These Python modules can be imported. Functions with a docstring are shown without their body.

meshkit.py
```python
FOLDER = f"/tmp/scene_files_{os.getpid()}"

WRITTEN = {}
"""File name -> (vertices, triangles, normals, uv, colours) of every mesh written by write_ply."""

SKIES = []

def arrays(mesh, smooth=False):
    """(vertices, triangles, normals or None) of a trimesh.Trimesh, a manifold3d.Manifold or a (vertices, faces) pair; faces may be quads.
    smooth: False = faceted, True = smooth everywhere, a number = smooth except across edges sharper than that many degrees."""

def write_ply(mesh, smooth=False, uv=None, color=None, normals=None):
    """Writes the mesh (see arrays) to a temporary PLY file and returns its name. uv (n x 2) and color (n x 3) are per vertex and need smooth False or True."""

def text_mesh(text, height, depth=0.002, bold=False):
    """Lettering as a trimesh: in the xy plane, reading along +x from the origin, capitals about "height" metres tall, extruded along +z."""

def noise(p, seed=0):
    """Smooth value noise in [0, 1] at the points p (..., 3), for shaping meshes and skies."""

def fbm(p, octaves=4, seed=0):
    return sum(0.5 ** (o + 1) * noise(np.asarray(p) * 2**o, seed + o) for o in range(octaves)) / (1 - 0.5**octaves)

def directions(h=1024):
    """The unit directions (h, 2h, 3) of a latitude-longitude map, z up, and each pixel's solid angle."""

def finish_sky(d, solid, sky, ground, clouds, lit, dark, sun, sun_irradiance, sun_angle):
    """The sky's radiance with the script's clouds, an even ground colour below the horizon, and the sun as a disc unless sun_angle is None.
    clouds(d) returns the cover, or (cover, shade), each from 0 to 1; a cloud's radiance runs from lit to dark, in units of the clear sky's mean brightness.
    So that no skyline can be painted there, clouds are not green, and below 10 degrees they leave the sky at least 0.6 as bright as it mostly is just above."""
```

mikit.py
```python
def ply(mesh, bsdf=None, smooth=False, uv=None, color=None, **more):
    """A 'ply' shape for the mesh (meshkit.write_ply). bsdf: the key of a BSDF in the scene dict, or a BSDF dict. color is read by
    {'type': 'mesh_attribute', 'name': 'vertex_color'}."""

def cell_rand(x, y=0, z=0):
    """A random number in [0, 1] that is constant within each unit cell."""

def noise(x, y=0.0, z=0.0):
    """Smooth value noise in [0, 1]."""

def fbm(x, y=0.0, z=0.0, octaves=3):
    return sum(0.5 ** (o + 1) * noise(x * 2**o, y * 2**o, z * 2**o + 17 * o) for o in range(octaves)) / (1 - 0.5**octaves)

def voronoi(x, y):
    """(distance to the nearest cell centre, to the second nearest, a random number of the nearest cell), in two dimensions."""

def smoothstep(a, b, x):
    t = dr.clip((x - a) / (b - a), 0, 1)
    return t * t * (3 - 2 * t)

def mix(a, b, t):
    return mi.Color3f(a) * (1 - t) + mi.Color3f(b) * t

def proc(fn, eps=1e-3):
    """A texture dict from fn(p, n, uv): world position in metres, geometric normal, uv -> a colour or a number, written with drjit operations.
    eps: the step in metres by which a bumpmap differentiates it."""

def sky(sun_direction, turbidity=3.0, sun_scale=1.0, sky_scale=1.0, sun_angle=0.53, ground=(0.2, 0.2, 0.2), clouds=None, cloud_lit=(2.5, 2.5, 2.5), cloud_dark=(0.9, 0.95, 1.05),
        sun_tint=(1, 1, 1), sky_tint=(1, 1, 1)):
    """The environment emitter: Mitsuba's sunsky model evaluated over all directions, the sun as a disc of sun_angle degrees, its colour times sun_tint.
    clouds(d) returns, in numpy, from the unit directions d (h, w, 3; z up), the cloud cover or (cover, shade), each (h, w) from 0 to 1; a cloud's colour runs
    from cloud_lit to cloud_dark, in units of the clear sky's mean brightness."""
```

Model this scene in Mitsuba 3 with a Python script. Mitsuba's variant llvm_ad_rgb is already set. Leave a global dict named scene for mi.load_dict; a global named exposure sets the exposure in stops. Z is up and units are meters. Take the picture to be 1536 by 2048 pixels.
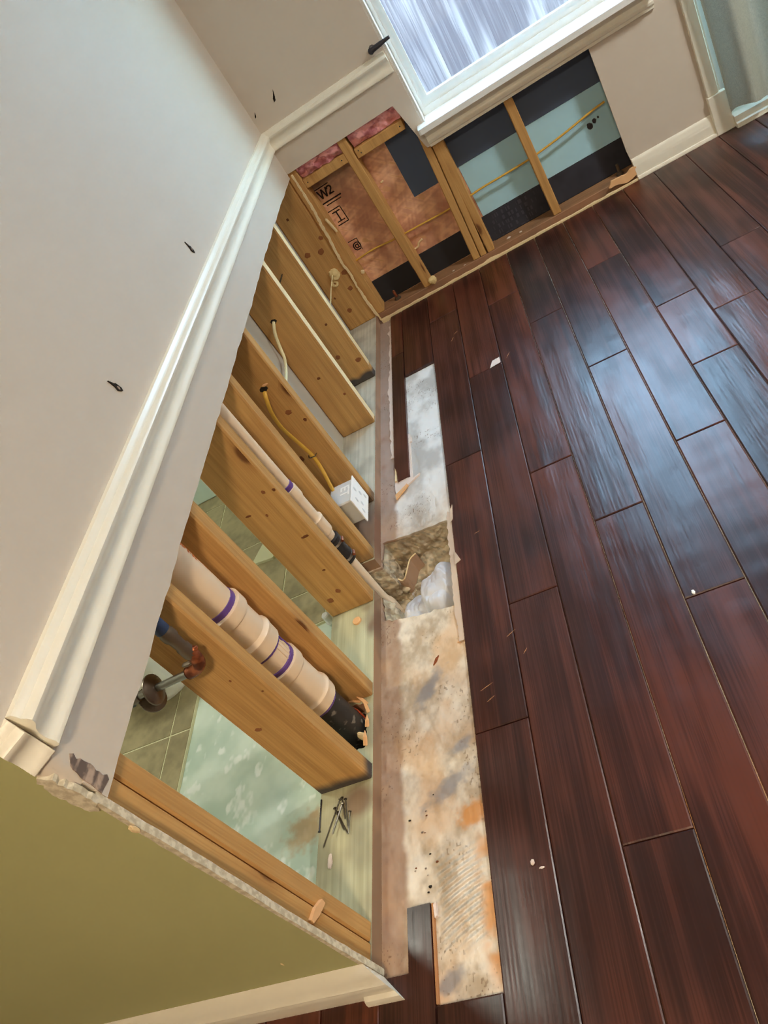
import math, random
import numpy as np, trimesh, drjit as dr, mitsuba as mi
import mikit, meshkit
from mikit import ply, proc, fbm, noise, voronoi, smoothstep, mix
from shapely.geometry import Polygon, LineString, box as sbox
from shapely import affinity

T = mi.ScalarTransform4f
rng = np.random.default_rng(7)
random.seed(7)
scene, labels = {}, {}

# ---------------------------------------------------------------- camera, light, exposure
CAM = [0.81, -0.54, 1.38]
FWD = [-0.32822624, 0.76167532, -0.55867544]
RIGHT = np.array([0.85932606, -0.00480045, -0.51140559])
UP = np.cross(RIGHT, FWD)
scene['camera'] = {'type': 'perspective', 'fov_axis': 'x', 'fov': 53.64, 'near_clip': 0.02, 'far_clip': 200.0,
                   'to_world': T().look_at(origin=CAM, target=[c + f for c, f in zip(CAM, FWD)], up=[float(u) for u in UP])}
exposure = 3.2
scene['sky'] = mikit.sky([0.88, -0.16, 0.44], turbidity=4.5, sun_scale=0.0, sky_scale=13.5, ground=(0.3, 0.32, 0.33), sky_tint=(0.52, 0.86, 1.08), clouds=lambda d: (0.30 + 0.45 * meshkit.fbm(d * [3.0, 3.0, 6.0], 4, 5), 0.6 * meshkit.fbm(d * [4.0, 4.0, 8.0], 3, 9)), cloud_lit=(1.0, 1.50, 1.78), cloud_dark=(0.66, 1.0, 1.22))
ROOM_LAMP = (21.0, 16.4, 11.2)
ADDED_LAMP = (23.0, 23.0, 22.0)  # added out-of-frame lamp that evens out the room light
BATH_LAMP = (9.0, 9.4, 8.2)


# ---------------------------------------------------------------- helpers
def lin(r, g, b):
    f = lambda c: c / 12.92 if c <= 0.04045 else ((c + 0.055) / 1.055) ** 2.4
    return [float(f(c / 255.0)) for c in (r, g, b)]


def rgb(c):
    return {'type': 'rgb', 'value': [float(x) for x in c]}


def principled(color, rough=0.6, spec=0.5, **k):
    c = color if isinstance(color, dict) else rgb(color)
    d = {'type': 'principled', 'base_color': c, 'roughness': rough if isinstance(rough, (float, dict)) else float(rough), 'specular': spec}
    d.update(k)
    return {'type': 'twosided', 'nested': d}


def bumped(color, fn, scale, rough=0.6, spec=0.5, eps=1e-3, **k):
    d = principled(color, rough, spec, **k)['nested']
    return {'type': 'twosided', 'nested': {'type': 'bumpmap', 'arbitrary': proc(fn, eps=eps), 'scale': float(scale), 'nested_bsdf': d}}


def chbox(x0, x1, y0, y1, z0, z1, c=0.002):
    """A box with chamfered edges."""
    pts = []
    lo, hi = (x0, y0, z0), (x1, y1, z1)
    c = min(c, 0.45 * min(b - a for a, b in zip(lo, hi)))
    for sx in (0, 1):
        for sy in (0, 1):
            for sz in (0, 1):
                p = [(hi if s else lo)[i] for i, s in enumerate((sx, sy, sz))]
                inn = [v - c if s else v + c for v, s in zip(p, (sx, sy, sz))]
                pts += [(p[0], inn[1], inn[2]), (inn[0], p[1], inn[2]), (inn[0], inn[1], p[2])]
    return trimesh.Trimesh(pts).convex_hull if c > 0 else trimesh.creation.box(bounds=[lo, hi])


def plainbox(x0, x1, y0, y1, z0, z1):
    return trimesh.creation.box(bounds=[(x0, y0, z0), (x1, y1, z1)])


def extr(poly, h, plane='xy', at=0.0):
    """Extrude a shapely polygon by h: plane xy -> up from z=at; xz -> along +y from y=at; yz -> along +x from x=at."""
    m = trimesh.util.concatenate([trimesh.creation.extrude_polygon(g, h, engine='earcut') for g in getattr(poly, 'geoms', [poly])])
    v = m.vertices.copy()
    if plane == 'xy':
        v = v + [0, 0, at]
        return trimesh.Trimesh(v, m.faces, process=False)
    if plane == 'xz':
        v = np.stack([v[:, 0], v[:, 2] + at, v[:, 1]], 1)
        return trimesh.Trimesh(v, m.faces[:, ::-1], process=False)
    v = np.stack([v[:, 2] + at, v[:, 0], v[:, 1]], 1)
    return trimesh.Trimesh(v, m.faces, process=False)


def ragged(pts, amp, step=0.01, seed=0):
    """A polyline densified, with its inner points shaken sideways."""
    r = np.random.default_rng(seed)
    out = [np.array(pts[0], float)]
    for a, b in zip(pts[:-1], pts[1:]):
        a, b = np.array(a, float), np.array(b, float)
        n = max(1, int(np.linalg.norm(b - a) / step))
        d = (b - a) / max(np.linalg.norm(b - a), 1e-9)
        nrm = np.array([-d[1], d[0]])
        for i in range(1, n + 1):
            out.append(a + (b - a) * i / n + (nrm * r.normal(0, amp) if i < n else 0))
    return [tuple(p) for p in out]


def smooth_path(pts, n=8):
    """Catmull-Rom through the points."""
    p = np.array(pts, float)
    p = np.vstack([2 * p[0] - p[1], p, 2 * p[-1] - p[-2]])
    out = []
    for i in range(1, len(p) - 2):
        for t in np.linspace(0, 1, n, endpoint=False):
            a, b, c, d = p[i - 1], p[i], p[i + 1], p[i + 2]
            out.append(0.5 * (2 * b + (c - a) * t + (2 * a - 5 * b + 4 * c - d) * t * t + (3 * b - a - 3 * c + d) * t ** 3))
    out.append(p[-2])
    return np.array(out)


def tube(pts, r, n=12, flat=1.0):
    """A capped tube along the points; r a number or one per point; flat squeezes it along its second normal."""
    p = np.array(pts, float)
    r = np.broadcast_to(np.asarray(r, float), len(p))
    t = np.gradient(p, axis=0)
    t /= np.linalg.norm(t, axis=1, keepdims=True) + 1e-12
    u = np.cross(t[0], [0.31, 0.2, 0.93]); u /= np.linalg.norm(u)
    rings = []
    for i in range(len(p)):
        u = u - t[i] * (u @ t[i]); u /= np.linalg.norm(u)
        w = np.cross(t[i], u)
        a = np.linspace(0, 2 * np.pi, n, endpoint=False)
        rings.append(p[i] + r[i] * (np.cos(a)[:, None] * u + flat * np.sin(a)[:, None] * w))
    v = np.vstack(rings + [p[:1], p[-1:]])
    f = []
    for i in range(len(p) - 1):
        for j in range(n):
            a, b = i * n + j, i * n + (j + 1) % n
            f += [(a, b, b + n), (a, b + n, a + n)]
    s, e = len(p) * n, len(p) * n + 1
    for j in range(n):
        f += [(s, (j + 1) % n, j), (e, (len(p) - 1) * n + j, (len(p) - 1) * n + (j + 1) % n)]
    return trimesh.Trimesh(v, f, process=False)


def sweep(profile, path):
    """Sweep a closed profile [(out, z), ...] along a plan path [(x, y), ...], mitred; 'out' lies to the right of the way of travel."""
    p = np.array(path, float)
    d = np.diff(p, axis=0); d /= np.linalg.norm(d, axis=1, keepdims=True)
    nr = np.stack([d[:, 1], -d[:, 0]], 1)
    rings = []
    for i in range(len(p)):
        if i == 0: m = nr[0]
        elif i == len(p) - 1: m = nr[-1]
        else:
            m = nr[i - 1] + nr[i]; m = m / (m @ nr[i])
        rings.append(np.array([(p[i][0] + m[0] * o, p[i][1] + m[1] * o, z) for o, z in profile]))
    n = len(profile)
    v = np.vstack(rings)
    f = []
    for i in range(len(p) - 1):
        for j in range(n):
            a, b = i * n + j, i * n + (j + 1) % n
            f += [(a, b, b + n), (a, b + n, a + n)]
    poly = Polygon(profile)
    cv, cf = trimesh.creation.triangulate_polygon(poly, engine='earcut')
    from scipy.spatial import cKDTree
    idx = cKDTree(np.array(profile)).query(cv)[1]
    for tri in cf:
        a, b, c = idx[tri]
        f += [(a, c, b), (a + (len(p) - 1) * n, b + (len(p) - 1) * n, c + (len(p) - 1) * n)]
    m = trimesh.Trimesh(v, f, process=False)
    m.fix_normals()
    return m


def blob(center, size, seed, amp=0.35, freq=2.2, sub=3):
    m = trimesh.creation.icosphere(subdivisions=sub)
    v = m.vertices
    k = 1 + amp * (meshkit.fbm(v * freq + 11.3 * seed, 3, seed)[:, None] * 2 - 1)
    return trimesh.Trimesh(v * k * np.array(size) + np.array(center), m.faces, process=False)


def lathe(profile, center, n=40):
    """profile [(r, z)...] bottom to top."""
    m = trimesh.creation.revolve(np.array(profile, float), sections=n)
    m.apply_translation(center)
    return m


def put(key, mesh, mat, smooth=False, uv=None, **lab):
    n = None
    if uv is not None:
        v, f, n = meshkit.arrays(mesh, smooth)
        uv = np.tile(np.array(uv, float), (len(v), 1))
    k = key
    i = 0
    while k in scene:
        i += 1
        k = f'{key}_{i:03d}'
    scene[k] = ply(mesh, mat, smooth=smooth, uv=uv)
    lab = {('category' if a == 'cat' else a): b for a, b in lab.items() if b}
    if lab:
        labels[k] = lab
    return k


def name(key, label, cat=None, group=None, kind=None):
    """A thing whose parts follow: the key their keys start with."""
    k, i = key, 0
    while k in labels:
        i += 1
        k = f'{key}_{i:03d}'
    labels[k] = {'label': label}
    if cat: labels[k]['category'] = cat
    if group: labels[k]['group'] = group
    if kind: labels[k]['kind'] = kind
    return k


# ---------------------------------------------------------------- materials
def f_wall(p, n, uv):
    t = fbm(p.x * 1.3 + p.y * 1.7, p.z * 1.5, p.x * 0.7)
    return mix(lin(194, 183, 168), lin(204, 194, 180), t)


def f_peel(p, n, uv):
    return fbm(p.x * 130, p.y * 130, p.z * 130, 2)


def f_olive(p, n, uv):
    t = fbm(p.x * 2.1, p.y, p.z * 2.3)
    return mix(lin(168, 168, 118), lin(180, 180, 130), t)


def wood_grain(a, b, c, along, seed, dark, light):
    """Colour of sawn softwood: a, b across, along the grain in metres."""
    w = fbm(along * 1.6 + seed, a * 5, b * 5, 2)
    ring = noise((a + w * 0.035) * 95 + seed * 3, (b + w * 0.03) * 95, along * 1.4)
    fine = noise(a * 420, b * 420, along * 9 + seed)
    t = 0.55 * ring + 0.45 * fine
    return mix(dark, light, smoothstep(0.05, 0.95, t)), w


def f_stud(p, n, uv):
    seed, stain = uv.x * 10.0, uv.y
    col, w = wood_grain(p.x, p.y, 0, p.z, seed, lin(174, 130, 76), lin(200, 158, 100))
    side = dr.select(dr.abs(n.x) > 0.6, p.y, p.x)
    q = side * 9.0 + seed * 3.3
    d, _, r = voronoi(q, p.z * 4.2 + seed * 1.7)
    knot = smoothstep(0.15, 0.07, d) * dr.select(r < 0.13, 1.0, 0.0)
    halo = smoothstep(0.34, 0.10, d) * dr.select(r < 0.13, 0.35, 0.0)
    col = mix(col, mi.Color3f(lin(140, 84, 40)), halo)
    col = mix(col, mi.Color3f(lin(92, 52, 26)), knot * 0.9)
    blotch = smoothstep(0.5, 0.8, fbm(p.x * 9 + seed, p.y * 9, p.z * 3.5))
    col = mix(col, mi.Color3f(lin(158, 110, 64)), blotch * 0.3)
    edge = p.z + 0.022 * fbm(p.x * 26, p.y * 26, seed, 2)
    stn = smoothstep(0.098, 0.062, edge) * stain
    return mix(col, mi.Color3f(lin(58, 62, 66)), dr.minimum(stn, 0.93))


def f_plate(p, n, uv):
    along = dr.select(uv.x > 0.5, p.x, p.y)
    across = dr.select(uv.x > 0.5, p.y, p.x)
    ring = noise(across * 150 + 0.8 * noise(along * 3, across * 9), p.z * 50, along * 1.1)
    fine = noise(across * 500, p.z * 90, along * 12)
    t = 0.6 * ring + 0.4 * fine
    green = mix(mix(lin(164, 162, 130), lin(178, 174, 156), smoothstep(1.0, 1.5, p.y)), mix(lin(198, 196, 164), lin(212, 208, 194), smoothstep(1.0, 1.5, p.y)), t)  # paler, less green far stretch: window light painted into the plate
    brown = mix(lin(120, 88, 64), lin(164, 126, 92), t)
    dirt = smoothstep(0.42, 0.66, fbm(p.x * 11, p.y * 9, p.z * 11))
    base = dr.select(uv.x > 0.5, brown, green)
    front = dr.select((n.x > 0.6) | (n.y < -0.6), 0.85, 0.0)
    base = mix(base, mi.Color3f(lin(150, 112, 86)), front)
    # brown stains on the plate's top where it was wet
    s1 = smoothstep(0.055, 0.02, dr.sqrt(dr.square(p.x + 0.05) + dr.square(p.y - 0.335)))
    s2 = smoothstep(0.06, 0.02, dr.sqrt(dr.square(p.x + 0.03) + dr.square((p.y - 0.86) * 0.7)))
    s3 = smoothstep(0.16, 0.05, dr.sqrt(dr.square(p.x + 0.05) + dr.square((p.y - 1.24) * 0.8)))
    s = dr.minimum(0.75 * s1 + 0.8 * s2 * dirt + s3 * 0.85, 0.9)
    base = mix(base, mi.Color3f(lin(120, 86, 68)), s)
    return mix(base, mi.Color3f(lin(104, 90, 76)), dirt * 0.35)


def f_plank(p, n, uv):
    seed, tone = uv.x * 37.0, uv.y
    w = fbm(p.y * 1.9 + seed, p.x * 9, seed, 2)
    ring = noise((p.x + 0.03 * w) * 70 + seed, p.y * 2.2, seed)
    fine = noise(p.x * 520, p.y * 7 + seed, 0)
    cloud = smoothstep(0.35, 0.75, fbm(p.x * 8 + seed, p.y * 3.2, seed))
    t = 0.45 * ring + 0.25 * fine + 0.45 * cloud
    dark = mix(lin(38, 20, 18), lin(54, 24, 18), tone)
    light = mix(lin(74, 42, 36), lin(98, 48, 32), tone)
    return mix(dark, light, smoothstep(0.2, 0.95, t))


def f_plank_rough(p, n, uv):
    return 0.26 + 0.13 * fbm(p.x * 30, p.y * 9, 3.0)


def f_plank_bump(p, n, uv):
    return 0.8 * noise(p.x * 26, p.y * 5, 0) + 0.35 * noise(p.x * 14 + 40, p.y * 26, 0) + 0.14 * noise(p.x * 240, p.y * 14, 0)


def stroke(p, cx, cy, ang, a, b):
    c, s = math.cos(ang), math.sin(ang)
    u = (p.x - cx) * c + (p.y - cy) * s
    v = -(p.x - cx) * s + (p.y - cy) * c
    d = dr.sqrt(dr.square(u / a) + dr.square(v / b)) + 0.9 * (fbm(p.x * 55, p.y * 55, 1.0) - 0.5)
    return smoothstep(1.15, 0.35, d)


def f_slab(p, n, uv):
    m1 = fbm(p.x * 16, p.y * 12, 2.0, 4)
    m2 = fbm(p.x * 70, p.y * 50, 5.0)
    base = mix(lin(178, 160, 136), lin(226, 214, 196), smoothstep(0.25, 0.75, 0.6 * m1 + 0.4 * m2))
    far = smoothstep(1.0, 1.5, p.y)
    base = mix(base, mix(lin(188, 186, 182), lin(232, 232, 230), smoothstep(0.3, 0.7, m1)), far)  # whiter far slab: cool window light put into the colour
    # brown band along the plate, with a torn edge
    e = 0.046 + 0.016 * (fbm(p.y * 30, 3.0, 1.0) - 0.5)
    band = smoothstep(e + 0.008, e - 0.010, p.x) * smoothstep(-0.1, 0.0, p.x) * (0.45 + 0.5 * m1)
    base = mix(base, mi.Color3f(lin(146, 108, 84)), band)
    warm = smoothstep(0.50, 0.75, fbm(p.x * 9, p.y * 7, 9.0)) * (1 - far)
    base = mix(base, mi.Color3f(lin(206, 166, 122)), warm * 0.6)
    # orange floor adhesive and grey smears
    org = dr.maximum(stroke(p, 0.205, 0.255, 0.2, 0.046, 0.034), smoothstep(0.200, 0.232, p.x + 0.03 * (m1 - 0.5)) * smoothstep(0.24, 0.16, p.y) * smoothstep(-0.1, -0.02, p.y) * smoothstep(0.3, 0.6, fbm(p.x * 22, p.y * 22, 4.0)))
    base = mix(base, mi.Color3f(lin(206, 140, 70)), dr.minimum(org, 1.0) * 0.85)
    gry = dr.maximum(dr.maximum(stroke(p, 0.125, 0.60, 0.95, 0.075, 0.024), stroke(p, 0.155, 0.325, 0.55, 0.085, 0.026)), dr.maximum(stroke(p, 0.20, 0.42, 0.4, 0.045, 0.018), stroke(p, 0.135, -0.045, 0.6, 0.04, 0.022)))
    base = mix(base, mi.Color3f(lin(134, 132, 136)), gry * 0.75)
    spk = smoothstep(0.76, 0.92, noise(p.x * 260, p.y * 170, 7.0))
    spk2 = spk * smoothstep(0.5, 0.7, fbm(p.x * 13, p.y * 11, 6.0))
    base = mix(base, mi.Color3f(lin(110, 84, 60)), spk2 * 0.6)
    # the bathroom's painted slab
    bl = fbm(p.x * 9, p.y * 9, 11.0, 4)
    bath = mix(lin(178, 196, 180), lin(208, 220, 206), smoothstep(0.25, 0.75, bl))
    bath = mix(bath, mi.Color3f(lin(236, 240, 234)), smoothstep(0.60, 0.78, fbm(p.x * 34, p.y * 22, 8.0)) * 0.7)
    bath = mix(bath, mi.Color3f(lin(176, 144, 98)), stroke(p, -0.215, 0.33, 0.5, 0.075, 0.05) * 0.8)
    return dr.select(p.x < -0.1535, bath, base)


def f_slab_bump(p, n, uv):
    a = noise(p.x * 18, p.y * 14, 0) + 0.6 * noise(p.x * 60, p.y * 45, 2) + 0.25 * noise(p.x * 190, p.y * 190, 4)
    r = dr.sqrt(dr.square(p.x - 0.36) + dr.square(p.y + 0.35))
    rid = dr.sin(r * 2 * math.pi / 0.014) * smoothstep(0.22, 0.16, p.y) * smoothstep(-0.02, 0.04, p.y) * smoothstep(0.1, 0.13, p.x) * smoothstep(0.236, 0.2, p.x)
    return a + 0.5 * rid


def f_soil(p, n, uv):
    a = fbm(p.x * 40, p.y * 40, p.z * 40, 3)
    d, _, r = voronoi(p.x * 55 + p.z * 30, p.y * 55 + p.z * 41)
    c = mix(lin(146, 130, 108), lin(204, 188, 160), smoothstep(0.3, 0.75, a))
    return mix(c, mix(lin(130, 124, 112), lin(200, 190, 160), r), smoothstep(0.42, 0.2, d) * 0.7)


def f_soil_bump(p, n, uv):
    return fbm(p.x * 70, p.y * 70, p.z * 70, 3)


def f_osb(p, n, uv):
    def strand(k, ang, sd):
        c, q = math.cos(ang), math.sin(ang)
        return noise((p.x * c + p.z * q) * 20 + 3 * sd, (p.z * c - p.x * q) * 120, sd + 0.5 * noise(p.x * 14, p.z * 14, sd))
    a, b, c3 = strand(1, 0.25, 1.0), strand(2, -0.75, 4.0), strand(3, 1.2, 9.0)
    t = 0.38 * a + 0.34 * b + 0.28 * c3
    col = mix(lin(206, 152, 122), lin(236, 188, 150), smoothstep(0.25, 0.75, t))
    col = mix(col, mi.Color3f(lin(168, 108, 84)), smoothstep(0.45, 0.75, noise(p.x * 19, p.z * 15, 6.0)) * 0.55)
    col = mix(col, mi.Color3f(lin(206, 156, 104)), smoothstep(0.78, 0.86, b) * 0.6)
    grey = smoothstep(0.50, 0.72, p.z + 0.16 * (fbm(p.x * 8, p.z * 8, 2) - 0.5) - 0.10 * smoothstep(0.0, 0.3, p.x - 0.1)) * smoothstep(0.45, 0.2, p.x)
    return mix(col, mi.Color3f(lin(104, 88, 76)), grey * 0.8)


def f_osb_bump(p, n, uv):
    c1 = noise((p.x + p.z * 0.4) * 70, (p.z - p.x * 0.4) * 16, 1)
    c2 = noise((p.x - p.z * 0.9) * 22, (p.z + p.x * 0.9) * 64, 4)
    return c1 + c2


def f_pink(p, n, uv):
    t = fbm(p.x * 42, p.y * 42, p.z * 42, 4)
    c = mix(lin(176, 108, 114), lin(232, 166, 164), smoothstep(0.3, 0.65, t))
    return mix(c, mi.Color3f(lin(110, 84, 92)), smoothstep(0.55, 0.75, fbm(p.x * 13, p.y * 13, p.z * 13)) * 0.6)


def f_tile(p, n, uv):
    t = fbm(p.x * 9, p.y * 9, 4.0, 4)
    u = fbm(p.x * 46, p.y * 46, 6.0)
    return mix(lin(134, 124, 94), lin(164, 152, 116), smoothstep(0.25, 0.75, 0.65 * t + 0.35 * u))


def f_fence(p, n, uv):
    ring = 0.6 * noise(p.x * 60, p.y * 30, p.z * 1.3 + uv.x * 40) + 0.4 * noise(p.x * 190, p.z * 7, uv.x * 11)
    w = smoothstep(0.4, 0.8, fbm(p.x * 7, p.z * 1.6, uv.x * 9))
    t = 0.55 * ring + 0.45 * w
    return mix(lin(106, 95, 100), lin(170, 156, 158), smoothstep(0.2, 0.8, t))


def f_curtain(p, n, uv):
    w = noise(p.x * 900, p.z * 900, 0)
    return mix(lin(150, 154, 142), lin(176, 178, 164), w)


def f_gypsum(p, n, uv):
    t = fbm(p.x * 150, p.y * 150, p.z * 110, 3)
    return mix(lin(186, 176, 152), lin(214, 206, 184), smoothstep(0.3, 0.7, t))


def f_torn(p, n, uv):
    t = fbm(p.x * 120, p.y * 90, p.z * 120, 3)
    return mix(lin(104, 92, 86), lin(178, 158, 142), smoothstep(0.35, 0.72, t))


def f_abs(p, n, uv):
    t = fbm(p.x * 60, p.y * 60, p.z * 60, 3)
    return mix(lin(34, 32, 32), lin(110, 104, 96), smoothstep(0.58, 0.74, t))


def f_print(p, n, uv):      # black sheathing with faint rows of print
    row = dr.abs(dr.sin(p.z * 2 * math.pi / 0.05))
    ink = smoothstep(0.55, 0.75, noise(p.x * 190, dr.floor(p.z / 0.025) * 3.0, 2)) * smoothstep(0.35, 0.6, row)
    zone = smoothstep(0.60, 0.64, p.x) * smoothstep(0.86, 0.80, p.x) * smoothstep(0.02, 0.05, p.z)
    c = mix(lin(44, 46, 54), lin(58, 60, 70), fbm(p.x * 20, p.z * 20, 1))
    return mix(c, mi.Color3f(lin(96, 92, 104)), ink * zone * 0.3)


def f_copper(p, n, uv):
    t = fbm(p.x * 70, p.y * 70, p.z * 70, 3)
    return mix(lin(104, 56, 38), lin(176, 104, 70), smoothstep(0.3, 0.7, t))


def mat(key, d):
    scene[key] = d


mat('m_wall', bumped(proc(f_wall), f_peel, 0.0006, 0.62, 0.35))
mat('m_olive', bumped(proc(f_olive), f_peel, 0.0005, 0.6, 0.35))
mat('m_trim', principled(lin(226, 222, 206), 0.28, 0.5))
mat('m_trim_cool', principled(lin(226, 230, 228), 0.3, 0.5))
mat('m_stud', principled(proc(f_stud), 0.72, 0.25))
mat('m_plate', principled(proc(f_plate), 0.8, 0.2))
mat('m_plank', bumped(proc(f_plank), f_plank_bump, 0.0019, proc(f_plank_rough), 0.55, eps=2e-3))
mat('m_plank_edge', principled(lin(176, 126, 84), 0.7, 0.3))
mat('m_slab', bumped(proc(f_slab), f_slab_bump, 0.0055, 0.55, 0.35))
mat('m_soil', bumped(proc(f_soil), f_soil_bump, 0.012, 0.9, 0.2))
mat('m_osb', bumped(proc(f_osb), f_osb_bump, 0.0012, 0.7, 0.25))
mat('m_pink', principled(proc(f_pink), 0.95, 0.05))
mat('m_tile', principled(proc(f_tile), 0.42, 0.5))
mat('m_grout', principled(lin(206, 204, 168), 0.85, 0.2))
mat('m_fence', principled(proc(f_fence), 0.9, 0.1))
mat('m_gypsum', principled(proc(f_gypsum), 0.9, 0.1))
mat('m_abs', principled(proc(f_abs), 0.42, 0.5))
mat('m_print', principled(proc(f_print), 0.6, 0.3))
mat('m_copper', principled(proc(f_copper), 0.42, 0.5, metallic=0.75))
mat('m_membrane', principled(lin(42, 42, 46), 0.6, 0.35))
mat('m_navy', principled(lin(78, 92, 114), 0.65, 0.3))
mat('m_teal', principled(lin(170, 214, 230), 0.7, 0.3))
mat('m_pvc', principled(lin(228, 206, 178), 0.34, 0.5))
mat('m_primer', principled(lin(98, 70, 140), 0.4, 0.5))
mat('m_rubber', principled(lin(36, 35, 36), 0.38, 0.5))
mat('m_steel', principled(lin(176, 170, 160), 0.28, 0.5, metallic=1.0))
mat('m_nail', principled(lin(104, 98, 86), 0.35, 0.5, metallic=0.9))
mat('m_dark_metal', principled(lin(58, 58, 64), 0.35, 0.5, metallic=0.4))
mat('m_chrome', principled(lin(150, 146, 136), 0.22, 0.5, metallic=0.9))
mat('m_oldchrome', principled(lin(120, 108, 94), 0.38, 0.5, metallic=0.7))
mat('m_blue_tape', principled(lin(58, 74, 104), 0.5, 0.4))
mat('m_yellow_cable', principled(lin(212, 168, 70), 0.45, 0.4))
mat('m_white_cable', principled(lin(232, 222, 178), 0.45, 0.4))
mat('m_cream', principled(lin(226, 204, 160), 0.7, 0.3))
mat('m_foam', principled(lin(226, 204, 150), 0.85, 0.2))
mat('m_shard', principled(lin(222, 176, 128), 0.75, 0.2))
mat('m_paper', principled(lin(222, 206, 196), 0.8, 0.2))
mat('m_tornpaper', principled(proc(f_torn), 0.9, 0.1))
mat('m_residue', principled(lin(198, 176, 156), 0.85, 0.15))
mat('m_box', principled(lin(214, 216, 214), 0.4, 0.4))
mat('m_ink', principled(lin(48, 36, 30), 0.8, 0.1))
mat('m_orange_ink', principled(lin(206, 120, 62), 0.6, 0.3))
mat('m_white_ink', principled(lin(246, 246, 242), 0.5, 0.3))
mat('m_red', principled(lin(176, 72, 40), 0.6, 0.3))
mat('m_porcelain', principled(lin(236, 238, 232), 0.12, 0.6, clearcoat=0.6))
mat('m_tub', principled(lin(206, 228, 218), 0.2, 0.5))
mat('m_greypaper', principled(lin(186, 182, 170), 0.85, 0.15))
mat('m_knot', principled(lin(138, 86, 50), 0.6, 0.3))
mat('m_knot_dark', principled(lin(112, 68, 40), 0.7, 0.2))
mat('m_liner', principled(lin(170, 140, 116), 0.6, 0.3))
mat('m_ceiling', principled(lin(226, 224, 218), 0.9, 0.1))
mat('m_ground', principled(lin(150, 148, 140), 0.95, 0.1))
mat('m_dark', principled(lin(40, 34, 28), 0.8, 0.2))
mat('m_bag', {'type': 'blendbsdf', 'weight': 0.62, 'a': {'type': 'thindielectric', 'int_ior': 1.4}, 'b': {'type': 'twosided', 'nested': {'type': 'principled', 'base_color': rgb(lin(236, 236, 240)), 'roughness': 0.28, 'specular': 0.6}}})
mat('m_glass', {'type': 'thindielectric', 'int_ior': 1.5})
mat('m_curtain', {'type': 'principledthin', 'base_color': proc(f_curtain), 'roughness': 0.8, 'diff_trans': 0.22, 'spec_trans': 0.0})

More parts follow.
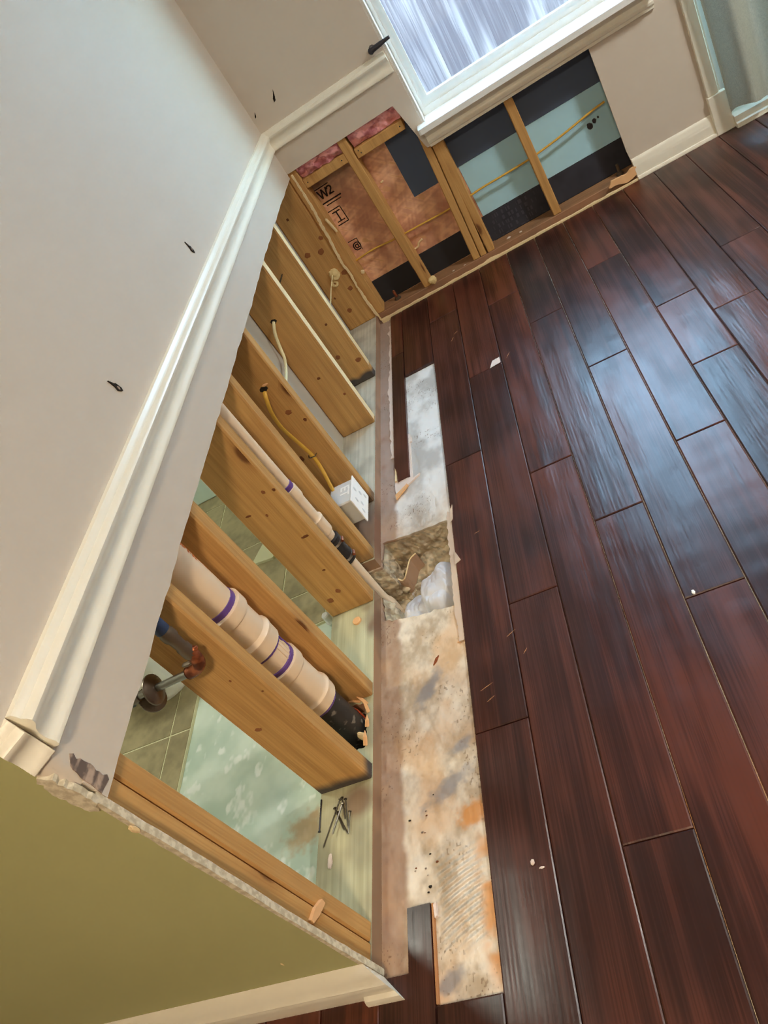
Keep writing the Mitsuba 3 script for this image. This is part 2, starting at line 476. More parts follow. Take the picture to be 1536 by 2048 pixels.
# ---------------------------------------------------------------- floor slab with the opened trench
TRENCH = Polygon([(-0.002, 0.872), (0.05, 0.858), (0.13, 0.842), (0.214, 0.831), (0.217, 0.92), (0.2165, 1.02), (0.219, 1.172), (0.13, 1.178), (0.06, 1.187), (-0.006, 1.195),
                  (-0.010, 1.09), (-0.145, 1.088), (-0.150, 1.02), (-0.145, 0.972), (-0.012, 0.968)])
tr_ring = ragged(list(TRENCH.exterior.coords), 0.0018, 0.012, 3)
TRENCH = Polygon(tr_ring).buffer(0)
notch = Polygon(ragged([(-0.147, 0.468), (-0.10, 0.462), (-0.036, 0.466), (-0.032, 0.53), (-0.036, 0.592), (-0.09, 0.598), (-0.147, 0.594), (-0.147, 0.468)], 0.002, 0.008, 5)).buffer(0)
slab_poly = sbox(-2.5, -3.2, 4.1, 2.80).difference(TRENCH).difference(notch.buffer(-0.004))
put('floor', extr(slab_poly, 0.11, 'xy', -0.11), 'm_slab', kind='structure', label='bare concrete slab showing beside the dark plank floor')

# soil at the bottom of the trench and of the drain notch
gx, gy = np.meshgrid(np.linspace(-0.17, 0.24, 84), np.linspace(0.80, 1.23, 88), indexing='ij')
gz = -0.125 - 0.035 * np.exp(-((gx + 0.0) ** 2 + (gy - 1.0) ** 2) / 0.012)
P3 = np.stack([gx, gy, 0 * gx], -1)
gz = gz + 0.030 * (meshkit.fbm(P3 * 26, 3, 2) - 0.5) + 0.014 * (meshkit.noise(P3 * 75, 4) - 0.5) + 0.05 * np.clip((gy - 1.06) / 0.12, 0, 1) * np.clip((gx - 0.0) / 0.1, 0, 1)


def grid_mesh(X, Y, Z):
    n, m = X.shape
    v = np.stack([X, Y, Z], -1).reshape(-1, 3)
    i = np.arange(n * m).reshape(n, m)
    f = np.vstack([np.stack([i[:-1, :-1], i[1:, :-1], i[1:, 1:]], -1).reshape(-1, 3), np.stack([i[:-1, :-1], i[1:, 1:], i[:-1, 1:]], -1).reshape(-1, 3)])
    return trimesh.Trimesh(v, f, process=False)


put('floor__trench_bottom', grid_mesh(gx, gy, gz), 'm_soil', smooth=True, label='rough brown soil at the bottom of the opened trench')
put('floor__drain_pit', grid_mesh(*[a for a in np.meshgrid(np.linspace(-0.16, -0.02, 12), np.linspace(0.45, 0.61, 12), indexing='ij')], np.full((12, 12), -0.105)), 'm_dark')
# broken concrete face of the trench
ring = np.array(Polygon(tr_ring).buffer(-0.003).exterior.coords)
lin_r = LineString(ring)
ss = np.linspace(0, lin_r.length, 260)
base = np.array([lin_r.interpolate(s).coords[0] for s in ss])
zz = np.linspace(-0.006, -0.15, 26)
cen = np.array([0.06, 1.01])
X = np.repeat(base[:, None, 0], len(zz), 1); Y = np.repeat(base[:, None, 1], len(zz), 1); Z = np.repeat(zz[None], len(base), 0)
dirn = cen - base; dirn /= np.linalg.norm(dirn, axis=1, keepdims=True)
PP = np.stack([X, Y, Z], -1)
bulge = 0.022 * np.clip((-Z - 0.012) / 0.05, 0, 1) * meshkit.fbm(PP * 60, 3, 9) + 0.010 * np.clip((-Z - 0.012) / 0.03, 0, 1) * (meshkit.noise(PP * 120, 3))
X += dirn[:, None, 0] * bulge; Y += dirn[:, None, 1] * bulge
put('floor__trench_wall', grid_mesh(X, Y, Z), 'm_soil', smooth=True, label='broken concrete and gravel side of the opened trench')
for i in range(26):
    a = rng.uniform(0, 1, 3)
    put('floor__gravel', blob((rng.uniform(-0.12, 0.19), rng.uniform(0.99, 1.16), -0.115 + 0.02 * a[0]), np.array([0.011, 0.009, 0.007]) * rng.uniform(0.6, 1.5), 40 + i, 0.4, 1.6, 1), 'm_soil')
# a torn curl of liner standing in the trench
cp = smooth_path([(0.008, 1.085, -0.075), (0.022, 1.075, -0.078), (0.036, 1.078, -0.070), (0.048, 1.098, -0.062), (0.062, 1.125, -0.055), (0.085, 1.135, -0.05)], 6)
cv = np.vstack([cp + [0, 0, 0.010], cp - [0, 0, 0.05], cp + [0.002, 0.002, 0.010], cp + [0.002, 0.002, -0.05]])
nn = len(cp); cf = []
for i in range(nn - 1):
    cf += [(i, i + 1, i + nn), (i + 1, i + nn + 1, i + nn), (i + 2 * nn, i + 3 * nn, i + 1 + 2 * nn), (i + 1 + 2 * nn, i + 3 * nn, i + 3 * nn + 1), (i, i + 2 * nn, i + 1), (i + 1, i + 2 * nn, i + 1 + 2 * nn)]
k = put('plastic_liner', trimesh.Trimesh(cv, cf, process=False), 'm_liner', label='thin torn liner edge standing up in the trench beside the white vent pipe', cat='plastic sheet')
put(k + '__edge', tube(cp + [0.001, 0.001, 0.010], 0.0022, 6), 'm_cream', smooth=True, label='pale torn edge')

# ---------------------------------------------------------------- hardwood planks
W = 0.13
PX0 = 0.105
FAR = 2.671
butts = {0: [2.097], 1: [2.413, 1.412, 0.424, -0.62], 2: [1.848, 0.753, -0.38], 3: [2.297, 1.201, 0.106, -0.95], 4: [2.005, 0.914, -0.21], 5: [1.574, 0.582, -0.35],
         6: [2.175, 1.077, 0.217, -0.8], 7: [1.720, 1.353, 0.30, -0.6], 8: [1.563, 0.62, -0.4]}


def plank_mesh(x0, x1, y0, y1, tilt=0.0):
    g = 0.0011
    a, b, c, d, w = x0 + g, x1 - g, y0 + g, y1 - g, 0.0027
    pts = [(x, y, z) for x in (a, b) for y in (c, d) for z in (0.0004, 0.0105)] + [(x, y, 0.0122) for x in (a + w, b - w) for y in (c + w, d - w)]
    return trimesh.Trimesh(pts).convex_hull


def plank(x0, x1, y0, y1, **k):
    put('floor__plank', plank_mesh(x0, x1, y0, y1), 'm_plank', uv=(rng.uniform(0, 1), np.clip(rng.normal(0.5, 0.24), 0, 1)), **k)


YB = -3.15
for k in range(0, 30):
    x0, x1 = PX0 + W * k, PX0 + W * (k + 1)
    cuts = butts.get(k)
    if cuts is None:
        y = FAR - rng.uniform(0.25, 1.05); cuts = []
        while y > YB + 0.2:
            cuts.append(y); y -= rng.choice([0.65, 0.95, 1.1])
    if k == 0:
        plank(x0, x1, 2.097, FAR, label='dark plank that the cleared strip of floor starts at')
        ends = [-0.082, -1.0, -2.1, YB]
    else:
        y = cuts[-1]
        while y - 1.05 > YB + 0.2:
            y -= rng.choice([0.75, 1.05]); cuts = cuts + [y]
        ends = [FAR] + cuts + [YB]
    for a, b in zip(ends[:-1], ends[1:]):
        plank(x0, x1, b, a)
plank(0.047, PX0, 2.291, FAR)
# ripped plank along the wall, its near end broken
pl = Polygon([(0.048, 2.289), (0.104, 2.289), (0.104, 1.457)] + ragged([(0.104, 1.457), (0.060, 1.449)], 0.0015, 0.008, 2) + [(0.058, 1.50), (0.048, 1.535)])
put('floor__plank', extr(pl.buffer(-0.0008), 0.0118, 'xy', 0.0004), 'm_plank', uv=(0.31, 0.2), label='narrow ripped plank left along the wall with a splintered near end')
# broken tongue beyond it
put('floor__plank_splinter', extr(Polygon([(0.046, 1.50), (0.058, 1.465), (0.104, 1.452), (0.104, 1.70), (0.110, 1.70), (0.112, 1.44), (0.140, 1.452), (0.138, 1.445), (0.112, 1.428), (0.094, 1.418), (0.052, 1.385), (0.046, 1.42)]).buffer(0), 0.005, 'xy', 0.0004), 'm_paper', label='pale splintered tongue of the broken narrow plank')
put('floor__plank_splinter', extr(Polygon([(0.049, 1.385), (0.093, 1.418), (0.098, 1.408), (0.052, 1.362)]), 0.006, 'xy', 0.0054), 'm_shard')
put('floor__plank_splinter', extr(Polygon([(0.048, 1.46), (0.056, 1.455), (0.054, 1.52), (0.050, 1.54)]), 0.009, 'xy', 0.0004), 'm_cream')
# near plank notched round the wall's corner
npk = Polygon([(0.051, 0.094), (0.104, 0.094), (0.104, -1.1), (-0.012, -1.1), (-0.012, -0.022), (0.051, -0.022)])
put('floor__plank', extr(npk.buffer(-0.001), 0.0118, 'xy', 0.0004), 'm_plank', uv=(0.77, 0.12), label='notched plank lying round the wall corner at the near end')
put('floor__plank_edge', chbox(0.1042, 0.1085, -0.08, 0.093, 0.0004, 0.009, 0.0006), 'm_plank_edge', label='raw light tongue along the notched plank')
plank(-0.012, PX0, YB, -1.1)
for j in range(1, 19):
    x1 = -0.012 - W * (j - 1); x0 = x1 - W
    ends = [-0.022, -rng.uniform(0.5, 1.1), -rng.uniform(1.5, 2.1), YB]
    for a, b in zip(ends[:-1], ends[1:]):
        plank(x0, x1, b, a)
# torn residue along the cleared strip's right edge by the trench
strip = Polygon(ragged([(0.2185, 0.70), (0.216, 0.83), (0.217, 1.0), (0.219, 1.172), (0.224, 1.20)], 0.0015, 0.01, 8) + ragged([(0.235, 1.19), (0.2345, 1.0), (0.2345, 0.83), (0.2345, 0.70)], 0.0004, 0.02, 9)).buffer(0)
put('floor__residue_strip', extr(strip, 0.007, 'xy', 0.0003), 'm_residue', label='torn pale residue strip between the trench and the planks')
flap = Polygon([(0.2345, 1.02), (0.252, 0.972), (0.2345, 0.963)])
put('floor__residue_flap', extr(flap, 0.0015, 'xy', 0.0124), 'm_residue')
put('floor__residue_flap', extr(Polygon([(0.2345, 1.19), (0.245, 1.215), (0.242, 1.15), (0.2345, 1.14)]), 0.0015, 'xy', 0.0124), 'm_residue')
put('floor__residue_flap', extr(Polygon([(0.212, 0.705), (0.2345, 0.716), (0.2345, 0.712), (0.220, 0.699)]), 0.003, 'xy', 0.0003), 'm_shard')
put('floor__residue_flap', extr(Polygon([(0.2365, 0.79), (0.2345, 0.83), (0.2285, 0.80), (0.229, 0.762)]), 0.006, 'xy', 0.0003), 'm_shard')
# pale paint line along the far half of the wall strip
pln = Polygon(ragged([(0.0445, 1.605), (0.0445, 2.60)], 0.0008, 0.03, 4) + ragged([(0.033, 2.60), (0.034, 2.3), (0.027, 2.1), (0.031, 1.605)], 0.003, 0.02, 6)).buffer(0)
put('floor__paint_line', extr(pln, 0.004, 'xy', 0.0003), 'm_paper', label='pale ragged paint line beside the narrow ripped plank')

# ---------------------------------------------------------------- walls
HZ = 2.44
# left wall: plan with a rounded corner at the near end
arc = [(-0.022 + 0.022 * math.cos(a), 0.004 - 0.022 * math.sin(a)) for a in np.linspace(0, math.pi / 2, 9)]
left_plan = Polygon([(-0.0127, 2.69), (0.0, 2.69), (0.0, 0.006)] + arc + [(-0.022, -0.004), (-0.0127, 0.006)])
put('wall_left', extr(left_plan, HZ - 0.79, 'xy', 0.79), 'm_wall', smooth=20, kind='structure', label='beige painted left wall above the opened studs')
low = ragged([(-0.006, 0.745), (0.70, 0.747), (1.45, 0.744), (2.15, 0.747), (2.60, 0.737), (2.69, 0.735)], 0.0014, 0.03, 12)
put('wall_left__cut_edge', extr(Polygon(low + [(2.69, 0.7902), (-0.006, 0.7902)]), 0.0127, 'yz', -0.0127), 'm_wall', label='sawn lower edge of the beige wallboard')
put('wall_left__torn_patch', extr(Polygon(ragged([(0.018, 0.825), (0.022, 0.789), (0.017, 0.752), (-0.006, 0.757), (-0.003, 0.792), (0.004, 0.817), (0.018, 0.825)], 0.0012, 0.006, 3)).buffer(0), 0.0012, 'yz', 0.0), 'm_tornpaper', label='grey torn patch of wallboard near the corner')
gy_poly = Polygon(ragged([(-0.024, 0.852), (-0.006, 0.832), (0.0, 0.765), (-0.012, 0.742), (-0.026, 0.755), (-0.034, 0.805), (-0.024, 0.852)], 0.002, 0.006, 8)).buffer(0)
put('wall_hall__torn_corner', extr(gy_poly, 0.0100, 'xz', -0.0215), 'm_gypsum', label='chipped white plaster on the wall corner')

# hall wall (olive), its cut edge at the corner
hall_edge = ragged([(-0.004, 0.014), (-0.006, 0.3), (-0.003, 0.55), (-0.006, 0.765)], 0.0006, 0.03, 21)
put('wall_hall', extr(Polygon([(-2.5, 0.0)] + hall_edge + [(-0.022, 0.80), (-0.022, HZ), (-2.5, HZ)]), 0.0115, 'xz', -0.018), 'm_olive', kind='structure', label='olive painted hall wall at the near corner')
edge_out = ragged([(0.0005, 0.014), (-0.001, 0.3), (0.001, 0.55), (-0.001, 0.765)], 0.0006, 0.022, 22)
put('wall_hall__cut_edge', extr(Polygon(edge_out + ragged([(-0.010, 0.765), (-0.012, 0.55), (-0.009, 0.3), (-0.010, 0.014)], 0.0006, 0.022, 23)), 0.0122, 'xz', -0.0186), 'm_gypsum', label='crumbling white wallboard edge at the corner')
put('wall_hall__paper_chip', blob((-0.006, -0.021, 0.682), (0.006, 0.003, 0.010), 5, 0.4, 2, 2), 'm_cream')
put('wall_hall__nail_pop', blob((-0.128, -0.0185, 0.162), (0.0016, 0.001, 0.006), 3, 0.4, 2, 1), 'm_cream')
put('wall_hall__back', plainbox(-2.5, -0.154, 0.09, 0.1027, 0, HZ), 'm_ceiling')

# far wall with holes
WX0, WX1, WZ0, WZ1 = 0.573, 1.43, 0.618, 2.08
DX0, DX1 = 1.59, 3.30
far_poly = sbox(0.0, 0.0, 4.1, HZ)
hole = Polygon([(0.0, -0.1), (0.0, 0.7535), (0.25, 0.7525), (0.492, 0.752), (0.5315, 0.566), (0.536, 0.552), (1.2085, 0.548), (1.2105, 0.13), (1.2145, 0.09), (1.216, -0.1)])
far_poly = far_poly.difference(hole).difference(sbox(WX0, WZ0, WX1, WZ1)).difference(sbox(DX0, -0.1, DX1, 2.05))
put('wall_far', extr(far_poly, 0.0127, 'xz', 2.69), 'm_wall', kind='structure', label='beige far wall under and beside the window')
put('wall_far__sheathing_over', extr(sbox(-0.2, 0.0, 4.1, HZ).difference(sbox(-0.3, -0.1, 1.31, 1.31)).difference(sbox(WX0, 0.55, WX1, WZ1)).difference(sbox(DX0, -0.1, DX1, 2.05)), 0.012, 'xz', 2.7925), 'm_osb')
put('wall_right', plainbox(4.1, 4.2, -3.2, 2.80, 0, HZ), 'm_wall', kind='structure')
put('wall_back', plainbox(-2.5, 4.2, -3.3, -3.2, 0, HZ), 'm_wall', kind='structure')
put('wall_hall_end', plainbox(-2.6, -2.5, -3.3, 2.80, 0, HZ), 'm_wall', kind='structure')
put('ceiling', plainbox(-2.6, 4.2, -3.3, 2.85, HZ, HZ + 0.1), 'm_ceiling', kind='structure')
# bathroom shell behind the studs
put('wall_bathroom', trimesh.util.concatenate([plainbox(-0.1657, -0.154, 1.145, 2.70, 0.0385, HZ), plainbox(-0.1657, -0.154, 0.08, 1.145, 0.95, HZ)]), 'm_greypaper', kind='structure', label='grey back of the bathroom wallboard between the far studs')
put('wall_bathroom_end', plainbox(-2.5, -0.154, 2.70, 2.80, 0, HZ), 'm_ceiling', kind='structure')

# ---------------------------------------------------------------- left wall framing
XF, XB = -0.0127, -0.153


def stud(y0, y1, label, seed, stain=0.0, lean=0.0, group=None, z0=0.0385, mats='m_stud', x0=XB, x1=XF, top=2.4, c=0.004, twist=0.0):
    m = chbox(x0, x1, y0, y1, z0, top, c)
    m = m.subdivide_to_size(0.4) if False else m
    v = m.vertices.copy()
    v[:, 1] += lean * np.clip((v[:, 2] - z0) / 0.7, 0, 3.4)
    return put('wall_stud', trimesh.Trimesh(v, m.faces, process=False), mats, uv=(seed, stain), label=label, cat='stud', group=group)


stud(-0.006, 0.034, 'nearest wood stud at the wall corner, outer one of the doubled pair', 0.11)
stud(0.036, 0.074, 'inner stud of the doubled pair at the near wall corner', 0.23)
stud(0.378, 0.418, 'broad wood stud in front of the thick white drain pipe, chrome valve beside it', 0.345, 0.95)
stud(0.604, 0.645, 'wood stud right behind the thick white drain pipe', 0.47, 0.25)
stud(0.925, 0.965, 'knotty wood stud in front of the slim white vent pipe', 0.585, 0.15)
stud(1.098, 1.137, 'wood stud behind the slim vent pipe and left of the electrical box', 0.66, 0.35, lean=0.012)
stud(1.366, 1.405, 'wood stud with the yellow cable drooping down its side to the electrical box', 0.735, 0.7)
stud(1.825, 1.862, 'wood stud with a bent white cable coming out of its side', 0.81, 0.2)
stud(2.160, 2.198, 'wood stud with a black stained foot, second from the far corner', 0.905, 1.3)
stud(2.690, 2.730, 'knotty corner stud with the foam sealed wire on its face', 0.965, 0.0)
# knots and nail gouges in the sides that face the room
KNOTS = {'wall_stud_002': (0.378, [(-0.118, 0.327, 0.010, 0.007, 0), (-0.065, 0.489, 0.003, 0.004, 0), (-0.03, 0.43, 0.003, 0.003, 1)]),
         'wall_stud_004': (0.925, [(-0.045, 0.514, 0.006, 0.007, 0), (-0.018, 0.508, 0.005, 0.006, 1), (-0.040, 0.339, 0.013, 0.005, 1), (-0.078, 0.124, 0.010, 0.010, 0), (-0.117, 0.102, 0.011, 0.011, 0), (-0.066, 0.212, 0.006, 0.004, 1), (-0.082, 0.449, 0.004, 0.006, 0), (-0.125, 0.470, 0.010, 0.004, 1)]),
         'wall_stud_006': (1.366, [(-0.056, 0.46, 0.012, 0.010, 0), (-0.028, 0.415, 0.006, 0.008, 1), (-0.12, 0.30, 0.009, 0.012, 1)]),
         'wall_stud_007': (1.825, [(-0.09, 0.30, 0.008, 0.006, 1), (-0.045, 0.20, 0.006, 0.006, 0)]),
         'wall_stud_008': (2.160, [(-0.098, 0.187, 0.011, 0.011, 0), (-0.034, 0.138, 0.014, 0.012, 0), (-0.06, 0.33, 0.006, 0.006, 1)]),
         'wall_stud_009': (2.690, [(-0.12, 0.435, 0.016, 0.014, 0), (-0.10, 0.128, 0.012, 0.014, 0), (-0.04, 0.215, 0.013, 0.012, 0), (-0.126, 0.21, 0.006, 0.006, 1), (-0.105, 0.605, 0.007, 0.007, 1), (-0.024, 0.29, 0.016, 0.013, 0), (-0.06, 0.42, 0.018, 0.016, 0), (-0.028, 0.47, 0.012, 0.012, 0)])}
for key_, (yk, ks) in KNOTS.items():
    for i_, (kx, kz, ra, rb, kind_) in enumerate(ks):
        lean_ = 0.0
        put(key_ + '__knot', blob((kx, yk - 0.0001, kz), (ra * 0.8, 0.0007, rb * 0.8), 90 + i_, 0.5, 1.8, 2), 'm_knot' if kind_ == 0 else 'm_knot_dark', smooth=True)
# pale cream strips on the fronts of the two far studs
put('wall_stud_007__front_strip', chbox(XF + 0.0002, XF + 0.0014, 1.827, 1.860, 0.05, 0.75, 0.0003), 'm_cream', label='cream strip along the front edge')
put('wall_stud_008__front_strip', chbox(XF + 0.0002, XF + 0.0014, 2.162, 2.196, 0.095, 0.75, 0.0003), 'm_cream', label='cream strip along the front edge')
# bottom plates
segA = Polygon([(XB, 0.0), (XF, 0.0), (XF, 0.968), (-0.06, 0.970), (-0.10, 0.963), (XB, 0.968)]).difference(notch)
put('bottom_plate', extr(segA, 0.038, 'xy', 0.0005), 'm_plate', uv=(0.1, 0.2), label='pale treated bottom plate under the near studs, chopped round the drain pipe', cat='plate')
segB = Polygon([(XB, 1.093), (-0.09, 1.098), (XF, 1.094), (XF, 2.79), (XB, 2.79)])
put('bottom_plate', extr(segB, 0.038, 'xy', 0.0005), 'm_plate', uv=(0.2, 0.2), label='pale treated bottom plate under the far studs of the left wall', cat='plate')
# reddish front strip and splinters round the drain notch
sp = name('plate_splinter', 'splintered reddish wood round the black drain pipe', 'splinter')
spl = [((-0.034, 0.47, 0.039), (-0.026, 0.50, 0.055), 0.006), ((-0.03, 0.585, 0.039), (-0.05, 0.603, 0.058), 0.006), ((-0.026, 0.56, 0.039), (-0.035, 0.59, 0.052), 0.005), ((-0.03, 0.52, 0.039), (-0.024, 0.545, 0.05), 0.006), ((-0.05, 0.6, 0.039), (-0.085, 0.601, 0.054), 0.005)]
for a, b, r in spl:
    put(sp + '__sliver', tube([a, (np.array(a) + b) / 2 + [0.002, 0, 0.003], b], [r, r * 0.9, 0.001], 5, 0.4), 'm_shard')
# corner remnant of wallboard on the corner stud
rem = [(0.015, 0.745), (0.016, 0.686), (0.015, 0.642), (0.013, 0.573), (0.006, 0.505), (0.003, 0.445), (-0.004, 0.386), (-0.008, 0.336), (-0.0085, 0.318), (-0.004, 0.300), (-0.003, 0.274), (-0.008, 0.217), (-0.008, 0.141), (-0.004, 0.07), (0.002, 0.0135)]
rw = [0.0035, 0.004, 0.0045, 0.005, 0.006, 0.0055, 0.005, 0.006, 0.0045, 0.004, 0.0045, 0.004, 0.0055, 0.006, 0.003]
rem_poly = Polygon(ragged([(x - w, z) for (x, z), w in zip(rem, rw)], 0.0011, 0.008, 51) + ragged([(x + w, z) for (x, z), w in zip(rem, rw)][::-1], 0.0011, 0.008, 52)).buffer(0)
put('wallboard_remnant', extr(rem_poly, 0.0065, 'xz', 2.6815), 'm_cream', label='ragged cream strip of wallboard left in the inside corner', cat='wallboard scrap')

# far wall framing
YF0, YF1 = 2.7035, 2.791


def fstud(x0, x1, label, seed, z1=2.4, z0=0.0385, lean=0.0, key='wall_stud', c=0.003):
    m = chbox(x0, x1, YF0, YF1, z0, z1, c)
    v = m.vertices.copy()
    v[:, 0] += lean * (v[:, 2] - 0.05) / 0.6
    put('wall_stud', trimesh.Trimesh(v, m.faces, process=False), 'm_stud', uv=(seed, 0.0), label=label, cat='stud')


fstud(-0.012, 0.034, 'wood stud in the inside corner beside the stamped brown board', 0.13)
fstud(0.243, 0.281, 'wood stud standing between the two brown board bays', 0.29, lean=-0.008)
fstud(0.488, 0.520, 'left stud of the triple studs below the window corner', 0.37, z1=0.9, lean=0.036)
fstud(0.523, 0.551, 'middle stud of the triple studs below the window corner', 0.52, z1=0.60, lean=0.036)
fstud(0.5585, 0.590, 'right stud of the triple studs below the window corner', 0.64, z1=0.60, lean=0.012)
fstud(0.864, 0.900, 'lone wood stud below the window between the pale blue boards', 0.78, z1=0.60)
fstud(1.225, 1.262, 'wood stud behind the wallboard right of the opening', 0.88, z1=0.60)
put('window_sill_plate', chbox(0.55, 1.43, YF0, 2.79, 0.602, 0.6175, 0.002), 'm_stud', uv=(0.4, 0.0), label='rough wood sill under the window', cat='sill')
put('bottom_plate', chbox(-0.0117, 1.30, 2.7028, 2.791, 0.0004, 0.038, 0.003), 'm_plate', uv=(0.9, 0.5), label='brown bottom plate along the far wall under the window', cat='plate')
put('fire_block', chbox(0.035, 0.236, 2.706, 2.776, 0.6625, 0.7005, 0.002), 'm_stud', uv=(0.56, 0.0), label='left horizontal wood block under the pink insulation', cat='block')
put('fire_block', chbox(0.277, 0.494, 2.706, 2.776, 0.6525, 0.6905, 0.002), 'm_stud', uv=(0.71, 0.0), label='right horizontal wood block under the pink insulation', cat='block')
for bx_, zc in ((0.050, 0.683), (0.215, 0.683)):
    put('fire_block__nail', tube([(bx_, 2.7055, zc), (bx_, 2.7075, zc)], 0.0028, 8), 'm_dark_metal')
for bx_, zc in ((0.292, 0.68), (0.298, 0.668), (0.478, 0.672)):
    put('fire_block_001__nail', tube([(bx_, 2.7055, zc), (bx_, 2.7075, zc)], 0.0028, 8), 'm_dark_metal')

# boards seen at the back of the far wall's bays
put('sheathing_board', chbox(0.02, 0.60, 2.7930, 2.803, 0.0, 1.3, 0.0), 'm_osb', label='stamped brown strand board behind the left bays of the far wall', cat='board')
SB = 'sheathing_board'


def stamp(text, h, x, z, ang=0.0):
    m = meshkit.text_mesh(text, h, 0.0006, bold=True)
    m.apply_transform(trimesh.transformations.rotation_matrix(ang, [0, 0, 1]))
    v = m.vertices
    return trimesh.Trimesh(np.stack([v[:, 0] + x, 2.7929 - v[:, 2], v[:, 1] + z], 1), m.faces[:, ::-1], process=False)


def bar(x0, z0, x1, z1, w):
    d = np.array([x1 - x0, z1 - z0]); n_ = np.array([-d[1], d[0]]) / np.linalg.norm(d) * w / 2
    return extr(Polygon([(x0 + n_[0], z0 + n_[1]), (x1 + n_[0], z1 + n_[1]), (x1 - n_[0], z1 - n_[1]), (x0 - n_[0], z0 - n_[1])]), 0.0006, 'xz', 2.7924)


put(SB + '__stamp', trimesh.util.concatenate([stamp('W', 0.036, 0.034, 0.576), stamp('2', 0.036, 0.076, 0.576), bar(0.030, 0.556, 0.125, 0.556, 0.006), bar(0.046, 0.543, 0.118, 0.543, 0.004), bar(0.030, 0.621, 0.10, 0.621, 0.004)]), 'm_ink', label='dark stamped characters with two underlines')
put(SB + '__stamp', trimesh.util.concatenate([bar(0.034, 0.516, 0.092, 0.516, 0.004), bar(0.092, 0.516, 0.094, 0.445, 0.004), bar(0.042, 0.445, 0.094, 0.445, 0.004), bar(0.046, 0.503, 0.084, 0.503, 0.005), bar(0.065, 0.503, 0.066, 0.459, 0.006), bar(0.048, 0.459, 0.084, 0.459, 0.004)]), 'm_ink', label='stamped I in an open square')
put(SB + '__stamp', trimesh.util.concatenate([bar(0.038, 0.362, 0.08, 0.361, 0.003), bar(0.08, 0.361, 0.078, 0.305, 0.003), stamp('@', 0.030, 0.044, 0.318)]), 'm_ink', label='small round stamp in a square')
put('building_paper', chbox(0.02, 0.496, 2.7912, 2.7927, 0.0385, 0.155, 0.0003), 'm_membrane', label='black membrane strip along the bottom of the brown board', cat='membrane')
put('building_paper', chbox(0.386, 0.53, 2.7912, 2.7926, 0.382, 0.66, 0.0003), 'm_navy', label='dark blue membrane rectangle on the brown board by the triple studs', cat='membrane')
put('sheathing_board', chbox(0.601, 1.30, 2.7930, 2.803, 0.1585, 0.3935, 0.001), 'm_teal', label='pale blue foam board behind the studs under the window', cat='board')
put('building_paper', chbox(0.58, 1.30, 2.7912, 2.7928, 0.394, 0.601, 0.0003), 'm_navy', label='dark blue membrane band above the pale blue board', cat='membrane')
put('building_paper', chbox(0.58, 1.30, 2.7912, 2.7928, 0.0385, 0.158, 0.0003), 'm_print', label='black printed membrane band below the pale blue board', cat='membrane')
put('wall_far__outer_panel', plainbox(0.55, 1.31, 2.8035, 2.812, 0.0, 0.61), 'm_dark')
for (hx, hz, r) in ((1.128, 0.262, 0.011), (1.150, 0.272, 0.008), (1.168, 0.277, 0.004)):
    put('sheathing_board_001__dent', blob((hx, 2.7925, hz), (r, 0.0012, r * 1.2), int(hx * 1000), 0.45, 2, 2), 'm_dark_metal')

# pink insulation
for x0, x1, z0, sd, lb in ((0.036, 0.24, 0.7015, 3, 'pink insulation over the left wood block'), (0.279, 0.498, 0.692, 9, 'pink insulation over the right wood block')):
    u, w = np.meshgrid(np.linspace(0, 1, 60), np.linspace(0, 1, 40), indexing='ij')
    xx = x0 + 0.001 + (x1 - x0 - 0.002) * u + 0.000 * w
    zz_ = z0 + 0.001 + 0.24 * w
    q = np.stack([xx, 0 * xx, zz_], -1)
    yy = 2.728 - 0.034 * np.sin(np.clip(w * 3.0 + 0.10, 0, 1) * np.pi / 2) + 0.075 * (meshkit.fbm(q * 15, 4, sd) - 0.5) + 0.020 * (meshkit.noise(q * 60, sd) - 0.5)
    yy = np.clip(yy, 2.7032, 2.785)
    zz_ = zz_ + 0.010 * (meshkit.noise(q * 40, sd + 2) - 0.5) * (w > 0.05)
    put('insulation_batt', grid_mesh(xx, yy, zz_), 'm_pink', smooth=True, label=lb, cat='insulation')

# ---------------------------------------------------------------- mouldings
rail_prof = [(0.0005, 0.852), (0.012, 0.852), (0.0155, 0.855), (0.016, 0.862), (0.0125, 0.868), (0.0105, 0.876), (0.0115, 0.885), (0.015, 0.893), (0.020, 0.898), (0.0245, 0.903), (0.0255, 0.909), (0.022, 0.914), (0.015, 0.918), (0.013, 0.924), (0.009, 0.929), (0.0005, 0.930)]
put('trim_1', sweep(rail_prof, [(0.556, 2.69), (0.0, 2.69), (0.0, 0.012)][::-1]), 'm_trim', smooth=35, kind='structure', label='cream chair rail along the left wall and round to the window')
put('trim_1__end_piece', sweep(rail_prof, [(0.0, 0.0112), (-0.022, -0.018)][::-1]), 'm_trim', smooth=35, label='short angled end piece of the chair rail at the corner')
base_prof = [(0.0005, 0.0125), (0.0145, 0.0125), (0.0145, 0.058), (0.0120, 0.063), (0.0125, 0.068), (0.010, 0.074), (0.0085, 0.084), (0.005, 0.092), (0.0005, 0.096)]
put('baseboard_far', sweep(base_prof, [(1.535, 2.69), (1.216, 2.69)][::-1]), 'm_trim', smooth=35, kind='structure', label='cream baseboard right of the opening under the window')
put('baseboard_far__shoe', sweep([(0.0146, 0.0125), (0.022, 0.0125), (0.0215, 0.019), (0.019, 0.024), (0.0146, 0.026)], [(1.216, 2.69), (1.535, 2.69)]), 'm_trim', smooth=35)
hall_prof = [(0.0005, 0.0125), (0.034, 0.0125), (0.034, 0.046), (0.031, 0.052), (0.031, 0.057), (0.024, 0.064), (0.022, 0.072), (0.012, 0.082), (0.006, 0.086), (0.0005, 0.088)]


